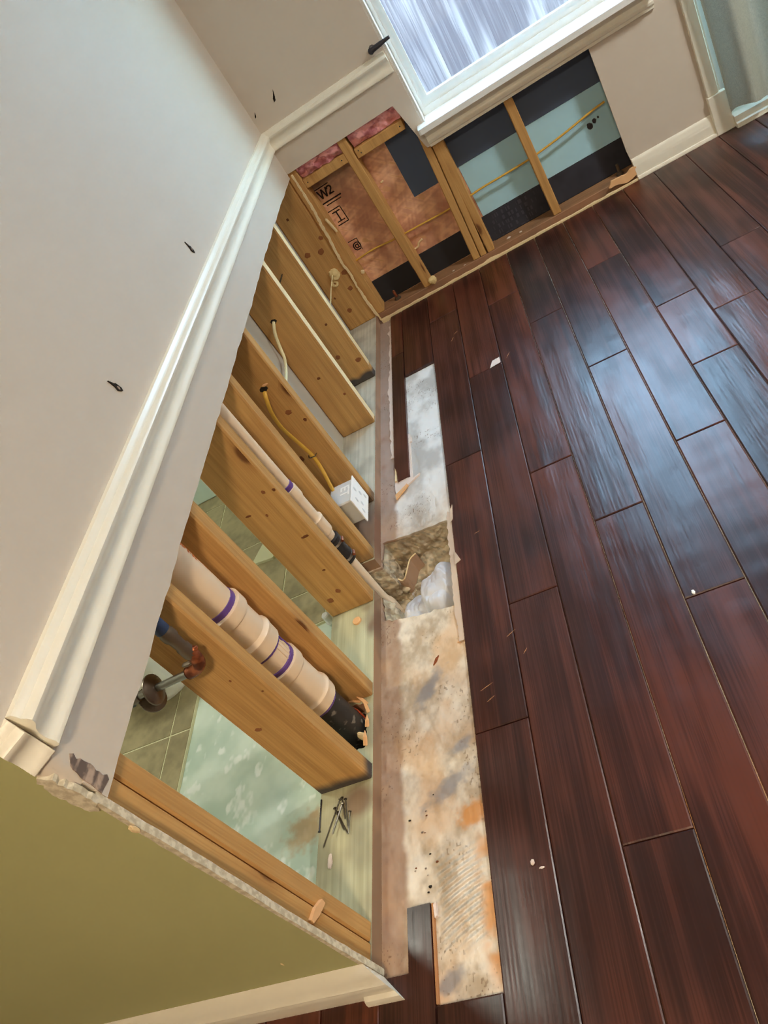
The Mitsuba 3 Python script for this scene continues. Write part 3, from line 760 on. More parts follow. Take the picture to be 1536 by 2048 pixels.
def mitred(profile, x0, x1, y):
    m = sweep(profile, [(x0, y), (x1, y)])
    v = m.vertices.copy()
    e = np.abs(v[:, 0] - x1) < 1e-9
    v[e, 0] += y - v[e, 1]
    return trimesh.Trimesh(v, m.faces, process=False)


put('baseboard_hall', mitred(hall_prof, -2.45, -0.002, -0.018), 'm_trim', smooth=35, kind='structure', label='cream baseboard along the olive wall with a mitred end at the corner')
put('baseboard_hall__shoe', mitred([(0.0342, 0.0125), (0.046, 0.0125), (0.0455, 0.020), (0.042, 0.027), (0.0342, 0.031)], -0.034, -0.002, -0.018), 'm_trim', smooth=35, label='short rounded shoe piece at the baseboard corner')

# ---------------------------------------------------------------- window
YW = 2.775
put('window_1', extr(sbox(WX0, 0.6425, WX1, WZ1).difference(sbox(WX0 + 0.045, 0.70, WX1 - 0.045, WZ1 - 0.05)), 0.030, 'xz', YW), 'm_trim_cool', kind='structure', label='white framed window with a wide sill')
put('window_1__stop', extr(sbox(WX0 + 0.004, 0.6425, WX1 - 0.004, WZ1 - 0.004).difference(sbox(WX0 + 0.016, 0.668, WX1 - 0.016, WZ1 - 0.02)), 0.010, 'xz', YW - 0.011), 'm_trim_cool')
put('window_1__glazing_bead', extr(sbox(WX0 + 0.036, 0.690, WX1 - 0.036, WZ1 - 0.042).difference(sbox(WX0 + 0.0465, 0.7015, WX1 - 0.0465, WZ1 - 0.052)), 0.006, 'xz', YW - 0.0065), 'm_trim_cool')
put('window_1__pane', plainbox(WX0 + 0.044, WX1 - 0.044, YW + 0.012, YW + 0.0125, 0.699, WZ1 - 0.049), 'm_glass', label='clear window pane')
stool = [(2.7025, 0.620), (2.620, 0.620), (2.615, 0.624), (2.614, 0.632), (2.617, 0.639), (2.622, 0.642), (2.7025, 0.642)]
put('window_1__stool', extr(Polygon([(0.5385, 2.6895), (0.5385, 2.622), (0.541, 2.6175), (0.546, 2.615), (1.462, 2.615), (1.468, 2.62), (1.468, 2.6895), (WX1 - 0.001, 2.6895), (WX1 - 0.001, YW + 0.03), (WX0 + 0.001, YW + 0.03), (WX0 + 0.001, 2.6895)]), 0.021, 'xy', 0.6213), 'm_trim_cool', label='deep white sill board of the window')
apr_prof = [(0.0005, 0.550), (0.012, 0.550), (0.013, 0.560), (0.021, 0.566), (0.0225, 0.575), (0.017, 0.582), (0.016, 0.592), (0.024, 0.604), (0.034, 0.612), (0.036, 0.6205), (0.0005, 0.6205)]
put('window_1__apron', sweep(apr_prof, [(0.550, 2.69), (1.455, 2.69)]), 'm_trim', smooth=35, label='moulded apron under the window sill')
put('window_1__jamb', trimesh.util.concatenate([plainbox(WX0 - 0.012, WX0, 2.690, 2.80, 0.6425, WZ1), plainbox(WX1, WX1 + 0.012, 2.690, 2.80, 0.6425, WZ1), plainbox(WX0 - 0.012, WX1 + 0.012, 2.690, 2.80, WZ1, WZ1 + 0.012)]), 'm_trim_cool')
put('window_1__corner_bead', chbox(WX0 - 0.003, WX0 + 0.0012, 2.6872, 2.692, 0.6425, WZ1, 0.0008), 'm_trim_cool')

# patio door behind the curtain, its casing, plinth and threshold
put('trim_2', chbox(1.537, 1.580, 2.671, 2.6895, 0.165, 2.10, 0.002), 'm_trim', kind='structure', label='narrow white upright casing left of the curtain')
put('trim_2__plinth', chbox(1.533, 1.602, 2.664, 2.6895, 0.0125, 0.1645, 0.002), 'm_trim', label='plinth block at the foot of the casing')
put('door_1', extr(sbox(DX0, 0.06, DX1, 2.05).difference(sbox(DX0 + 0.07, 0.20, 2.41, 1.95)).difference(sbox(2.48, 0.20, DX1 - 0.07, 1.95)), 0.045, 'xz', 2.73), 'm_trim_cool', kind='structure', label='white framed patio door behind the curtain')
put('door_1__pane', plainbox(DX0 + 0.07, 2.41, 2.75, 2.7505, 0.20, 1.95), 'm_glass')
put('door_1__pane', plainbox(2.48, DX1 - 0.07, 2.75, 2.7505, 0.20, 1.95), 'm_glass')
put('door_1__threshold', extr(Polygon([(2.640, 0.0125), (2.640, 0.030), (2.648, 0.034), (2.652, 0.055), (2.68, 0.062), (2.79, 0.066), (2.79, 0.0005), (2.66, 0.0005)]), DX1 - 1.602, 'yz', 1.6025), 'm_trim', label='white sill board under the curtain')
put('door_1__caulk', tube(smooth_path([(1.70, 2.637, 0.016), (1.735, 2.632, 0.02), (1.76, 2.634, 0.036), (1.80, 2.637, 0.03), (1.85, 2.636, 0.02)], 6), 0.004, 6, 0.6), 'm_gypsum')

# curtain
cu, cw = np.meshgrid(np.linspace(0, 1, 300), np.linspace(0, 1, 60), indexing='ij')
hem_x = 1.582 + 1.36 * cu
hem = 0.070 + 0.050 * meshkit.noise(np.stack([hem_x * 11.0, 0 * hem_x, 0 * hem_x], -1), 3)
czz = hem + (2.22 - hem) * cw ** 1.4
cx = hem_x + 0.006 * np.sin(czz * 3.1 + 1)
ph = hem_x * 55 + 1.7 * np.sin(hem_x * 9) + 0.9 * (1 - cw) * np.sin(hem_x * 7 + 2)
cy = 2.590 + (0.026 + 0.012 * (1 - cw)) * np.sin(ph) + 0.010 * np.sin(ph * 0.37 + 1) - 0.012 * (1 - cw)
put('curtain', grid_mesh(cx, cy, czz), 'm_curtain', smooth=True, label='sheer grey green curtain hanging in folds at the upper right', cat='curtain')
put('curtain_rod', tube([(1.55, 2.60, 2.23), (3.3, 2.60, 2.23)], 0.011, 12), 'm_dark_metal', label='dark rod that the curtain hangs from', cat='curtain rod')

# ---------------------------------------------------------------- plumbing
BX, BY = -0.083, 0.533
dp = name('drain_pipe', 'thick cream white drain pipe with purple primer rings between two near studs', 'pipe')


def cyl(x, y, prof, n=40):
    return lathe([(0.0005, prof[0][1])] + list(prof) + [(0.0005, prof[-1][1])], (x, y, 0), n)


put(dp + '__pipe', cyl(BX, BY, [(0.0445, 0.56), (0.0445, 2.3)]), 'm_pvc', smooth=40)
# upper coupling, short reducer, lower coupling
put(dp + '__coupling', cyl(BX, BY, [(0.0460, 0.306), (0.0515, 0.307), (0.0535, 0.312), (0.0535, 0.338), (0.0460, 0.3405)] ), 'm_pvc', smooth=30, label='narrow cream coupling collar')
put(dp + '__coupling', cyl(BX, BY, [(0.0460, 0.402), (0.0530, 0.4035), (0.0535, 0.432), (0.0555, 0.436), (0.0555, 0.442), (0.0520, 0.446), (0.0485, 0.452), (0.0485, 0.508), (0.0480, 0.510), (0.0480, 0.5115), (0.0530, 0.514), (0.0540, 0.519), (0.0540, 0.5435), (0.0460, 0.546)]), 'm_pvc', smooth=30, label='upper cream coupling')
put(dp + '__coupling', cyl(BX, BY, [(0.0460, 0.178), (0.0530, 0.1795), (0.0535, 0.201), (0.0555, 0.205), (0.0555, 0.211), (0.0520, 0.215), (0.0490, 0.221), (0.0490, 0.300), (0.0482, 0.302), (0.0482, 0.306), (0.0460, 0.3065)]), 'm_pvc', smooth=30, label='lower cream coupling')
put(dp + '__short_pipe', cyl(BX, BY, [(0.0440, 0.338), (0.0440, 0.404)]), 'm_pvc', smooth=40)
for k_ in range(5):
    a_ = math.radians(-18 + 14 * k_)
    put(dp + '__rib', tube([(BX + 0.0442 * math.cos(a_), BY + 0.0442 * math.sin(a_), 0.342), (BX + 0.0442 * math.cos(a_), BY + 0.0442 * math.sin(a_), 0.401)], 0.0014, 6), 'm_pvc', smooth=True)
for z0_, z1_, r in ((0.545, 0.560, 0.0466), (0.394, 0.4035, 0.0480), (0.339, 0.350, 0.0480), (0.168, 0.180, 0.0475)):
    put(dp + '__primer_ring', cyl(BX, BY, [(0.0440, z0_), (r, z0_ + 0.001), (r, z1_ - 0.001), (0.0440, z1_)]), 'm_primer', smooth=40)
# drips of primer on the short pipe, facing the room
for ang, pts in ((math.radians(12), [(0.25, 0.398), (0.22, 0.388), (0.26, 0.374), (0.36, 0.362), (0.33, 0.345)]),):
    put(dp + '__primer_drip', tube(smooth_path([(BX + 0.0448 * math.cos(ang + a), BY + 0.0448 * math.sin(ang + a), z) for a, z in pts], 5), 0.0030, 6), 'm_primer', smooth=True)
put(dp + '__iron_stub', cyl(BX, BY, [(0.0450, -0.10), (0.0450, 0.179)]), 'm_abs', smooth=40, label='black scuffed lower pipe going through the plate')
put(dp + '__sleeve', extr(Polygon([(BX + 0.049 * math.cos(a), BY + 0.049 * math.sin(a)) for a in np.linspace(0.45, 1.6, 12)] + [(BX + 0.046 * math.cos(a), BY + 0.046 * math.sin(a)) for a in np.linspace(1.6, 0.45, 12)]), 0.05, 'xy', 0.005), 'm_red', label='orange scrap at the foot of the black pipe')
put(dp + '__cement_scrap', blob((BX + 0.038, BY - 0.032, 0.035), (0.010, 0.006, 0.016), 4, 0.4, 2, 2), 'm_cream')


def wrap_text(text, h, ang0, z, r, down=True):
    """Lettering wrapped on a vertical pipe, reading down the pipe."""
    m = meshkit.text_mesh(text, h, 0.0005)
    m = m.subdivide_to_size(0.006)
    v = m.vertices
    a = ang0 + v[:, 1] / r
    rr = r + 0.0002 + v[:, 2]
    return trimesh.Trimesh(np.stack([BX + rr * np.cos(a), BY + rr * np.sin(a), z - v[:, 0]], 1), m.faces, process=False)


put(dp + '__print', wrap_text('PVC DWV 3 IN', 0.0085, 0.55, 0.712, 0.0445), 'm_orange_ink', label='orange lettering printed down the pipe')
put(dp + '__print', wrap_text('NSF 8-82', 0.0085, 0.30, 0.722, 0.0445), 'm_orange_ink', label='second line of orange lettering')

VX, VY = -0.048, 1.030
vp = name('vent_pipe', 'slim white vent pipe with a black rubber coupling, running down into the trench', 'pipe')
put(vp + '__pipe', cyl(VX, VY, [(0.0215, 0.35), (0.0215, 2.3)], 32), 'm_pvc', smooth=40)
put(vp + '__coupling', cyl(VX, VY, [(0.022, 0.388), (0.0262, 0.390), (0.0272, 0.394), (0.0272, 0.428), (0.0262, 0.430), (0.022, 0.430)], 32), 'm_pvc', smooth=40)
put(vp + '__primer_ring', cyl(VX, VY, [(0.0215, 0.429), (0.0235, 0.430), (0.0235, 0.444), (0.0215, 0.445)], 32), 'm_primer', smooth=40)
put(vp + '__coupling', cyl(VX, VY, [(0.022, 0.228), (0.0235, 0.246), (0.0270, 0.249), (0.0285, 0.253), (0.0285, 0.296), (0.0295, 0.299), (0.0295, 0.305), (0.0265, 0.308), (0.0240, 0.314), (0.0240, 0.380), (0.0235, 0.382), (0.0240, 0.384), (0.0240, 0.389)], 32), 'm_pvc', smooth=40)
put(vp + '__rubber_coupling', cyl(VX, VY, [(0.022, 0.128), (0.0290, 0.130), (0.0290, 0.158), (0.0275, 0.161), (0.0275, 0.188), (0.0292, 0.191), (0.0292, 0.224), (0.022, 0.227)], 32), 'm_rubber', smooth=40, label='black rubber coupling')
for zc in (0.146, 0.206):
    cl = vp + '__hose_clamp'
    k = put(cl, cyl(VX, VY, [(0.0290, zc - 0.0045), (0.0303, zc - 0.004), (0.0303, zc + 0.004), (0.0290, zc + 0.0045)], 32), 'm_steel', smooth=40, label='steel hose clamp')
    put(k + '__screw', tube([(VX + 0.034, VY - 0.012, zc), (VX + 0.031, VY + 0.006, zc)], 0.0042, 8), 'm_copper', smooth=30)
put(vp + '__lower_pipe', lathe([(0.0005, -0.19), (0.030, -0.19), (0.0305, -0.10), (0.029, -0.088), (0.0225, -0.070), (0.0208, -0.05), (0.0208, 0.132), (0.0005, 0.132)], (VX, VY, 0), 32), 'm_pvc', smooth=40, label='lower pipe running down into the trench')

# shut-off valve on copper stub
sv = name('shutoff_valve', 'old copper and chrome water valve on the near side of the broad stud', 'valve')
PYV = 0.340
put(sv + '__riser', tube([(-0.040, PYV, 1.2), (-0.040, PYV, 0.72), (-0.040, PYV, 0.675)], 0.011, 16), 'm_copper', smooth=40)
put(sv + '__tape', tube([(-0.0400, PYV, 0.742), (-0.0402, PYV, 0.700)], 0.0140, 16), 'm_blue_tape', smooth=40, label='blue band on the pipe')
put(sv + '__fitting', lathe([(0.0005, 0.622), (0.012, 0.622), (0.0135, 0.626), (0.0135, 0.648), (0.0115, 0.652), (0.0125, 0.674), (0.0150, 0.678), (0.0150, 0.692), (0.012, 0.70), (0.0005, 0.70)], (-0.040, PYV, 0), 16), 'm_oldchrome', smooth=40, label='dull brass fitting')
el = smooth_path([(-0.040, PYV, 0.640), (-0.038, PYV, 0.618), (-0.044, PYV, 0.598), (-0.060, PYV, 0.587), (-0.080, PYV, 0.584)], 6)
put(sv + '__elbow', tube(el, 0.0125, 16), 'm_copper', smooth=True, label='copper elbow')
put(sv + '__elbow_lug', blob((-0.030, PYV + 0.002, 0.632), (0.010, 0.006, 0.006), 6, 0.3, 2, 2), 'm_copper')
put(sv + '__elbow_lug', blob((-0.064, PYV, 0.606), (0.012, 0.006, 0.005), 7, 0.3, 2, 2), 'm_oldchrome')
put(sv + '__stub', tube([(-0.078, PYV, 0.584), (-0.215, PYV, 0.578)], 0.0078, 16), 'm_chrome', smooth=True, label='bright chrome stub pipe')
put(sv + '__flange', lathe([(0.0005, -0.006), (0.026, -0.006), (0.0305, -0.002), (0.0300, 0.001), (0.020, 0.006), (0.0095, 0.009), (0.0005, 0.009)], (0, 0, 0), 28).apply_transform(trimesh.transformations.translation_matrix((-0.168, PYV, 0.580)) @ trimesh.transformations.rotation_matrix(math.pi / 2, [0, 1, 0])), 'm_oldchrome', smooth=40, label='round metal wall flange')
put(sv + '__flange', lathe([(0.0005, -0.005), (0.025, -0.005), (0.0285, -0.002), (0.0280, 0.001), (0.018, 0.005), (0.0005, 0.006)], (0, 0, 0), 28).apply_transform(trimesh.transformations.translation_matrix((-0.198, PYV + 0.008, 0.553)) @ trimesh.transformations.rotation_matrix(math.radians(60), [0.2, 1, 0])), 'm_oldchrome', smooth=40, label='second round plate hanging under the flange')
put(sv + '__body', lathe([(0.0005, -0.02), (0.010, -0.02), (0.0125, -0.012), (0.0125, 0.012), (0.010, 0.02), (0.0005, 0.02)], (0, 0, 0), 20).apply_transform(trimesh.transformations.translation_matrix((-0.225, PYV, 0.578)) @ trimesh.transformations.rotation_matrix(math.pi / 2, [0, 1, 0])), 'm_oldchrome', smooth=40)
put(sv + '__handle', trimesh.util.concatenate([blob((-0.250, PYV + 0.018, 0.562), (0.010, 0.020, 0.016), 3, 0.2, 3, 2), tube([(-0.235, PYV, 0.578), (-0.250, PYV + 0.014, 0.565)], 0.006, 10)]), 'm_dark_metal', smooth=30, label='dark valve handle')
put(sv + '__outlet', tube(smooth_path([(-0.222, PYV, 0.585), (-0.224, PYV + 0.01, 0.61), (-0.235, PYV + 0.04, 0.64), (-0.26, PYV + 0.10, 0.67)], 6), 0.0055, 10), 'm_porcelain', smooth=True, label='white supply tube')

# ---------------------------------------------------------------- electrical
eb = name('electrical_box', 'grey white plastic electrical box with a white front plate between two studs', 'electrical box')
put(eb + '__body', chbox(-0.083, -0.0035, 1.206, 1.312, 0.103, 0.190, 0.004), 'm_box')
put(eb + '__front_plate', chbox(-0.0034, 0.0012, 1.198, 1.319, 0.098, 0.195, 0.0012), 'm_white_ink', label='white front plate')
for (yy_, zz2) in ((1.232, 0.165), (1.246, 0.135), (1.268, 0.178), (1.282, 0.148), (1.296, 0.12), (1.222, 0.125)):
    put(eb + '__knockout', blob((0.0014, yy_, zz2), (0.0012, 0.006, 0.009), int(yy_ * 1000), 0.3, 2, 2), 'm_box')
tx = meshkit.text_mesh('E', 0.030, 0.0006, bold=True)
t2 = meshkit.text_mesh('T', 0.030, 0.0006, bold=True); t2.apply_translation([0.023, 0, 0])
tv = trimesh.util.concatenate([tx, t2])
v = tv.vertices
put(eb + '__marking', trimesh.Trimesh(np.stack([-0.042 + v[:, 1], 1.290 - v[:, 0] * 1.0, 0.1902 + v[:, 2]], 1), tv.faces, process=False), 'm_white_ink', label='raised white marking on the box top')
put(eb + '__bracket', chbox(-0.050, -0.020, 1.3125, 1.3655, 0.115, 0.15, 0.001), 'm_box')

yc = name('yellow_cable', 'yellow cable drooping from a hole in a stud down to the electrical box', 'cable')
put(yc + '__sheath', tube(smooth_path([(-0.074, 1.372, 0.556), (-0.077, 1.352, 0.540), (-0.091, 1.347, 0.492), (-0.097, 1.350, 0.432), (-0.087, 1.354, 0.357), (-0.080, 1.357, 0.298), (-0.078, 1.345, 0.25), (-0.072, 1.300, 0.196), (-0.070, 1.290, 0.18)], 8), 0.0062, 10, 0.6), 'm_yellow_cable', smooth=True)
put(yc + '__staple', tube(smooth_path([(-0.068, 1.364, 0.296), (-0.070, 1.3515, 0.297), (-0.080, 1.3495, 0.298), (-0.091, 1.3515, 0.299), (-0.093, 1.364, 0.300)], 4), 0.0016, 6), 'm_nail', smooth=True, label='cable staple')
put('wall_stud_006__cable_hole', blob((-0.072, 1.3665, 0.562), (0.014, 0.0012, 0.010), 8, 0.3, 2, 2), 'm_dark')
put('wall_stud_006__chip', blob((-0.060, 1.3655, 0.572), (0.010, 0.002, 0.004), 9, 0.3, 2, 2), 'm_shard')
wc = name('white_cable', 'short white cable bending out of the side of a far stud', 'cable')
put(wc + '__sheath', tube(smooth_path([(-0.098, 1.835, 0.562), (-0.101, 1.815, 0.552), (-0.114, 1.805, 0.523), (-0.125, 1.795, 0.476), (-0.124, 1.77, 0.452), (-0.118, 1.70, 0.44), (-0.10, 1.56, 0.445), (-0.09, 1.40, 0.45)], 8), 0.0058, 10, 0.6), 'm_white_cable', smooth=True)
put('wall_stud_007__cable_hole', blob((-0.098, 1.8255, 0.560), (0.012, 0.0012, 0.010), 8, 0.3, 2, 2), 'm_dark')
put('bent_nail', tube(smooth_path([(-0.088, 2.162, 0.580), (-0.090, 2.150, 0.578), (-0.100, 2.140, 0.570), (-0.116, 2.136, 0.560)], 5), 0.0026, 8), 'm_nail', smooth=True, label='bent nail sticking out of a far stud near the cut wallboard', cat='nail')
fs = name('foam_seal', 'lumpy cream foam plug with a ring on the corner stud', 'foam')
put(fs + '__lump', blob((-0.064, 2.683, 0.308), (0.022, 0.014, 0.026), 2, 0.5, 2.2, 3), 'm_foam', smooth=50)
tor = trimesh.creation.torus(0.0105, 0.0058, 24, 12)
tor.apply_transform(trimesh.transformations.translation_matrix((-0.085, 2.683, 0.270)) @ trimesh.transformations.rotation_matrix(math.pi / 2, [1, 0, 0]))
put(fs + '__ring', tor, 'm_foam', smooth=50)
put('thin_wire', tube(smooth_path([(-0.020, 2.185, 0.385), (-0.030, 2.26, 0.355), (-0.055, 2.40, 0.325), (-0.072, 2.55, 0.310), (-0.070, 2.675, 0.312)], 6), 0.0022, 8), 'm_white_cable', smooth=True, label='thin pale wire running from a far stud to the foam plug', cat='wire')
hc = name('horizontal_cable', 'yellow cable running level through the far wall studs', 'cable')
put(hc + '__sheath', tube(smooth_path([(0.030, 2.757, 0.287), (0.12, 2.757, 0.291), (0.22, 2.757, 0.283), (0.26, 2.757, 0.281), (0.33, 2.757, 0.279), (0.44, 2.757, 0.275), (0.50, 2.757, 0.274)], 6), 0.0056, 10, 0.7), 'm_yellow_cable', smooth=True)
put(hc + '__sheath', tube(smooth_path([(0.588, 2.757, 0.277), (0.66, 2.757, 0.281), (0.76, 2.757, 0.281), (0.88, 2.757, 0.284), (1.02, 2.757, 0.300), (1.15, 2.757, 0.322), (1.205, 2.757, 0.328)], 6), 0.0062, 10, 0.7), 'm_yellow_cable', smooth=True)

# ---------------------------------------------------------------- small things on the far plate and boards
for (bx_, by_, lb) in ((0.105, 2.752, 'rusty anchor bolt in the far bottom plate near the inside corner'), (1.166, 2.752, 'dark anchor bolt in the far bottom plate at the right end of the opening')):
    ab = name('anchor_bolt', lb, 'bolt')
    put(ab + '__shank', tube([(bx_, by_, 0.0385), (bx_, by_, 0.082), (bx_, by_, 0.0835)], [0.0062, 0.0062, 0.005], 10), 'm_copper' if bx_ < 0.5 else 'm_oldchrome', smooth=30)
    put(ab + '__nut', lathe([(0.0005, 0.0405), (0.012, 0.0405), (0.012, 0.0495), (0.0005, 0.0495)], (bx_, by_, 0), 6), 'm_oldchrome')
    put(ab + '__washer', lathe([(0.0005, 0.0383), (0.017, 0.0383), (0.017, 0.0403), (0.0005, 0.0403)], (bx_, by_, 0), 20), 'm_oldchrome')
put('foam_blob', blob((0.292, 2.697, 0.058), (0.018, 0.012, 0.017), 5, 0.5, 2.2, 3), 'm_foam', smooth=50, label='cream foam blob at the foot of the stud between the brown board bays', cat='foam')
put('foam_drip', tube(smooth_path([(0.262, 2.789, 0.172), (0.272, 2.788, 0.186), (0.284, 2.788, 0.188), (0.298, 2.788, 0.190), (0.306, 2.788, 0.203), (0.329, 2.788, 0.210)], 6), 0.0045, 8), 'm_cream', smooth=True, label='wavy cream bead of foam on the right brown board bay', cat='foam')
put('foam_drip', tube(smooth_path([(0.031, 2.7005, 0.524), (0.036, 2.6995, 0.502), (0.040, 2.7005, 0.476), (0.044, 2.702, 0.452)], 5), [0.003] + [0.0062] * 9 + [0.0055] * 5 + [0.002], 8), 'm_cream', smooth=True, label='cream foam drip on the edge of the corner stud by the stamped square', cat='foam')
put('foam_drip', blob((0.043, 2.705, 0.246), (0.009, 0.006, 0.009), 12, 0.5, 2.2, 2), 'm_cream', label='small cream foam lump beside the corner stud under the level cable', cat='foam')
put('foam_drip', blob((0.300, 2.789, 0.508), (0.008, 0.003, 0.004), 15, 0.5, 2.2, 2), 'm_cream', label='tiny cream foam speck high on the right brown board bay', cat='foam')
# ragged cream strip between far plate and planks
strip2 = Polygon(ragged([(0.004, 2.672), (0.3, 2.6715), (0.62, 2.672), (0.95, 2.671), (1.214, 2.672)], 0.0015, 0.02, 31) + ragged([(1.214, 2.684), (0.95, 2.683), (0.62, 2.688), (0.56, 2.700), (0.50, 2.688), (0.3, 2.685), (0.004, 2.690)], 0.0025, 0.02, 32)).buffer(0)
put('wall_far__torn_strip', extr(strip2, 0.0165, 'xy', 0.0005), 'm_cream', label='ragged cream strip left along the floor by the far plate')
put('wood_shard', extr(Polygon(ragged([(1.100, 0.038), (1.117, 0.060), (1.150, 0.058), (1.183, 0.056), (1.20, 0.066), (1.222, 0.066), (1.224, 0.034), (1.195, 0.026), (1.174, 0.022), (1.14, 0.034), (1.100, 0.038)], 0.0012, 0.01, 41)).buffer(0), 0.012, 'xz', 2.676), 'm_shard', label='broken pale wood shard at the right end of the far plate', cat='wood shard')
for cxx, cyy, sc, lb in ((0.66, 2.735, 1.0, 'longer pale plaster crumb on the far plate just right of the triple studs'), (0.715, 2.728, 0.7, 'smaller pale plaster crumb on the far plate left of the lone stud'), (0.39, 2.715, 0.6, 'pale crumb on the far plate halfway between the foam blob and triple studs'), (0.445, 2.71, 0.5, 'tiny pale crumb on the far plate beside the triple studs, left side')):
    put('plaster_crumb', blob((cxx, cyy, 0.0405), (0.010 * sc, 0.005 * sc, 0.0035 * sc), int(cxx * 100), 0.4, 2, 2), 'm_paper', label=lb, cat='crumb', group='plaster crumbs on the far plate')

# ---------------------------------------------------------------- nails on the near plate
NAILS = [((-0.099, 0.351), (-0.136, 0.254), 'long thin nail on the near plate pointing at the slab, nearest of the nail pile'), ((-0.110, 0.332), (-0.083, 0.276), 'nail crossing the pile on the near plate, head toward the slab'), ((-0.081, 0.345), (-0.072, 0.280), 'upright nail at the right of the nail pile on the near plate'),
         ((-0.088, 0.335), (-0.108, 0.272), 'bright nail lying on top of the nail pile'), ((-0.104, 0.322), (-0.076, 0.268), 'bent nail low in the nail pile'), ((-0.092, 0.352), (-0.080, 0.300), 'short nail at the far end of the nail pile'), ((-0.068, 0.312), (-0.070, 0.266), 'short nail at the right edge of the nail pile')]
for i, (a, b, lb) in enumerate(NAILS):
    nk = name('nail', lb, 'nail', 'nails on the near bottom plate')
    z0_ = 0.0405 + 0.0022 * (i % 4)
    A, B = np.array([*a, z0_]), np.array([*b, z0_ + (0.002 if i % 2 else 0.0)])
    m_ = 'm_steel' if i == 3 else 'm_nail'
    r_ = 0.0017 if i != 3 else 0.0022
    tip = B + (B - A) / np.linalg.norm(B - A) * 0.005
    put(nk + '__shank', tube([A, (A + B) / 2, B, tip], [r_, r_, r_, 0.0003], 8), m_, smooth=40)
    put(nk + '__head', tube([A, A - (B - A) / np.linalg.norm(B - A) * 0.0015], r_ * 2.2, 10), m_)
nk = name('nail', 'dark nail lying along the slab edge of the near plate below the broad stud', 'nail', None)
put(nk + '__shank', tube([(-0.1505, 0.366, 0.0403), (-0.1505, 0.290, 0.0403)], 0.0018, 8), 'm_dark_metal', smooth=40)
put(nk + '__head', tube([(-0.1505, 0.290, 0.0403), (-0.1505, 0.2885, 0.0403)], 0.0034, 10), 'm_dark_metal')
put('wood_plug', lathe([(0.0005, 0.0384), (0.0125, 0.0384), (0.0125, 0.0445), (0.011, 0.0458), (0.007, 0.0450), (0.0005, 0.0448)], (-0.066, 0.872, 0), 20), 'm_shard', smooth=40, label='small round orange plug on the plate under the knotty stud', cat='plug')
put('plate_scrap', blob((-0.118, 0.215, 0.0402), (0.006, 0.016, 0.003), 17, 0.4, 2, 2), 'm_paper', label='pale scrap on the near plate below the nails', cat='scrap')
put('wood_shim', extr(Polygon([(0.045, 0.212), (0.049, 0.222), (0.028, 0.240), (0.004, 0.250), (0.000, 0.243), (0.02, 0.226)]), 0.008, 'yz', -0.0125), 'm_shard', label='pale splinter stuck on the doubled studs by the olive wall', cat='splinter')
put('plastic_clip', lathe([(0.0005, 0.0005), (0.014, 0.0005), (0.012, 0.012), (0.012, 0.030), (0.009, 0.034), (0.0005, 0.034)], (-0.178, 0.945, 0.0105), 16), 'm_box', smooth=30, label='small translucent plastic cap at the back foot of the knotty stud', cat='cap')

# plastic bag in the trench
bu, bw = np.meshgrid(np.linspace(0, 1, 90), np.linspace(0, 1, 90), indexing='ij')
bx2 = 0.020 + 0.190 * bu; by2 = 0.862 + 0.215 * bw
q = np.stack([bx2, by2, 0 * bx2], -1)
rr = np.clip(1 - ((bu - 0.74) / 0.34) ** 2 - ((bw - 0.52) / 0.55) ** 2, 0, 1)
low2 = np.clip(1 - ((bu - 0.35) / 0.55) ** 2 - ((bw - 0.25) / 0.5) ** 2, 0, 1)
qq = q * [1.0, 0.6, 1.0]
cr = np.abs(meshkit.noise(qq * 30, 3) - 0.5) + 0.35 * np.abs(meshkit.noise(qq * 75 + 3, 5) - 0.5)
bz2 = -0.120 + 0.110 * np.sqrt(rr) + 0.070 * np.sqrt(low2) * (1 - rr) + 0.026 * cr * (rr + low2 > 0.02) - 0.012
edge_in = np.minimum(np.minimum(bu, 1 - bu), np.minimum(bw, 1 - bw))
bz2 = np.minimum(bz2, -0.012 + 0.012 * (edge_in > 0.1)) if False else np.minimum(bz2, -0.006)
put('plastic_bag', grid_mesh(bx2, by2, bz2), 'm_bag', smooth=True, label='crumpled clear white plastic bag stuffed in the floor trench', cat='plastic bag')

# ---------------------------------------------------------------- small things on walls and floor
for (yy_, zz2, lb, ang) in ((0.702, 0.993, 'dark torn gouge in the left wall above the chair rail, nearer of the two', 0.35), (1.403, 0.983, 'small dark gouge in the left wall above the chair rail, farther of the two', 0.2)):
    m = extr(Polygon([(0.0, 0.022), (0.004, 0.006), (0.007, 0.004), (0.006, -0.012), (0.001, -0.016), (-0.003, -0.010), (-0.006, -0.004), (-0.002, 0.004)]), 0.0025, 'yz', -0.0005)
    m.apply_transform(trimesh.transformations.rotation_matrix(ang, [1, 0, 0])); m.apply_translation((0.0006, yy_, zz2))
    k = put('wall_gouge', m, 'm_dark', label=lb, cat='wall mark')
    put(k + '__dark_core', blob((0.0022, yy_ + 0.002, zz2 - 0.004), (0.0012, 0.003, 0.005), 3, 0.3, 2, 1), 'm_tornpaper')
for (xx_, zz2, lb, s) in ((0.120, 1.012, 'dark gouge in the far wall above the chair rail', 1.0), (0.020, 0.995, 'tiny dark mark in the inside corner above the chair rail', 0.5)):
    m = extr(Polygon([(0.0, 0.024 * s), (0.004 * s, 0.004 * s), (0.006 * s, -0.012 * s), (0.001 * s, -0.020 * s), (-0.004 * s, -0.008 * s), (-0.002 * s, 0.004 * s)]), 0.0025, 'xz', -0.0015)
    m.apply_transform(trimesh.transformations.rotation_matrix(0.5, [0, 1, 0])); m.apply_translation((xx_, 2.6895, zz2))
    put('wall_gouge', m, 'm_dark', label=lb, cat='wall mark')
hk = name('curtain_peg', 'black metal peg sticking out beside the window', 'peg')
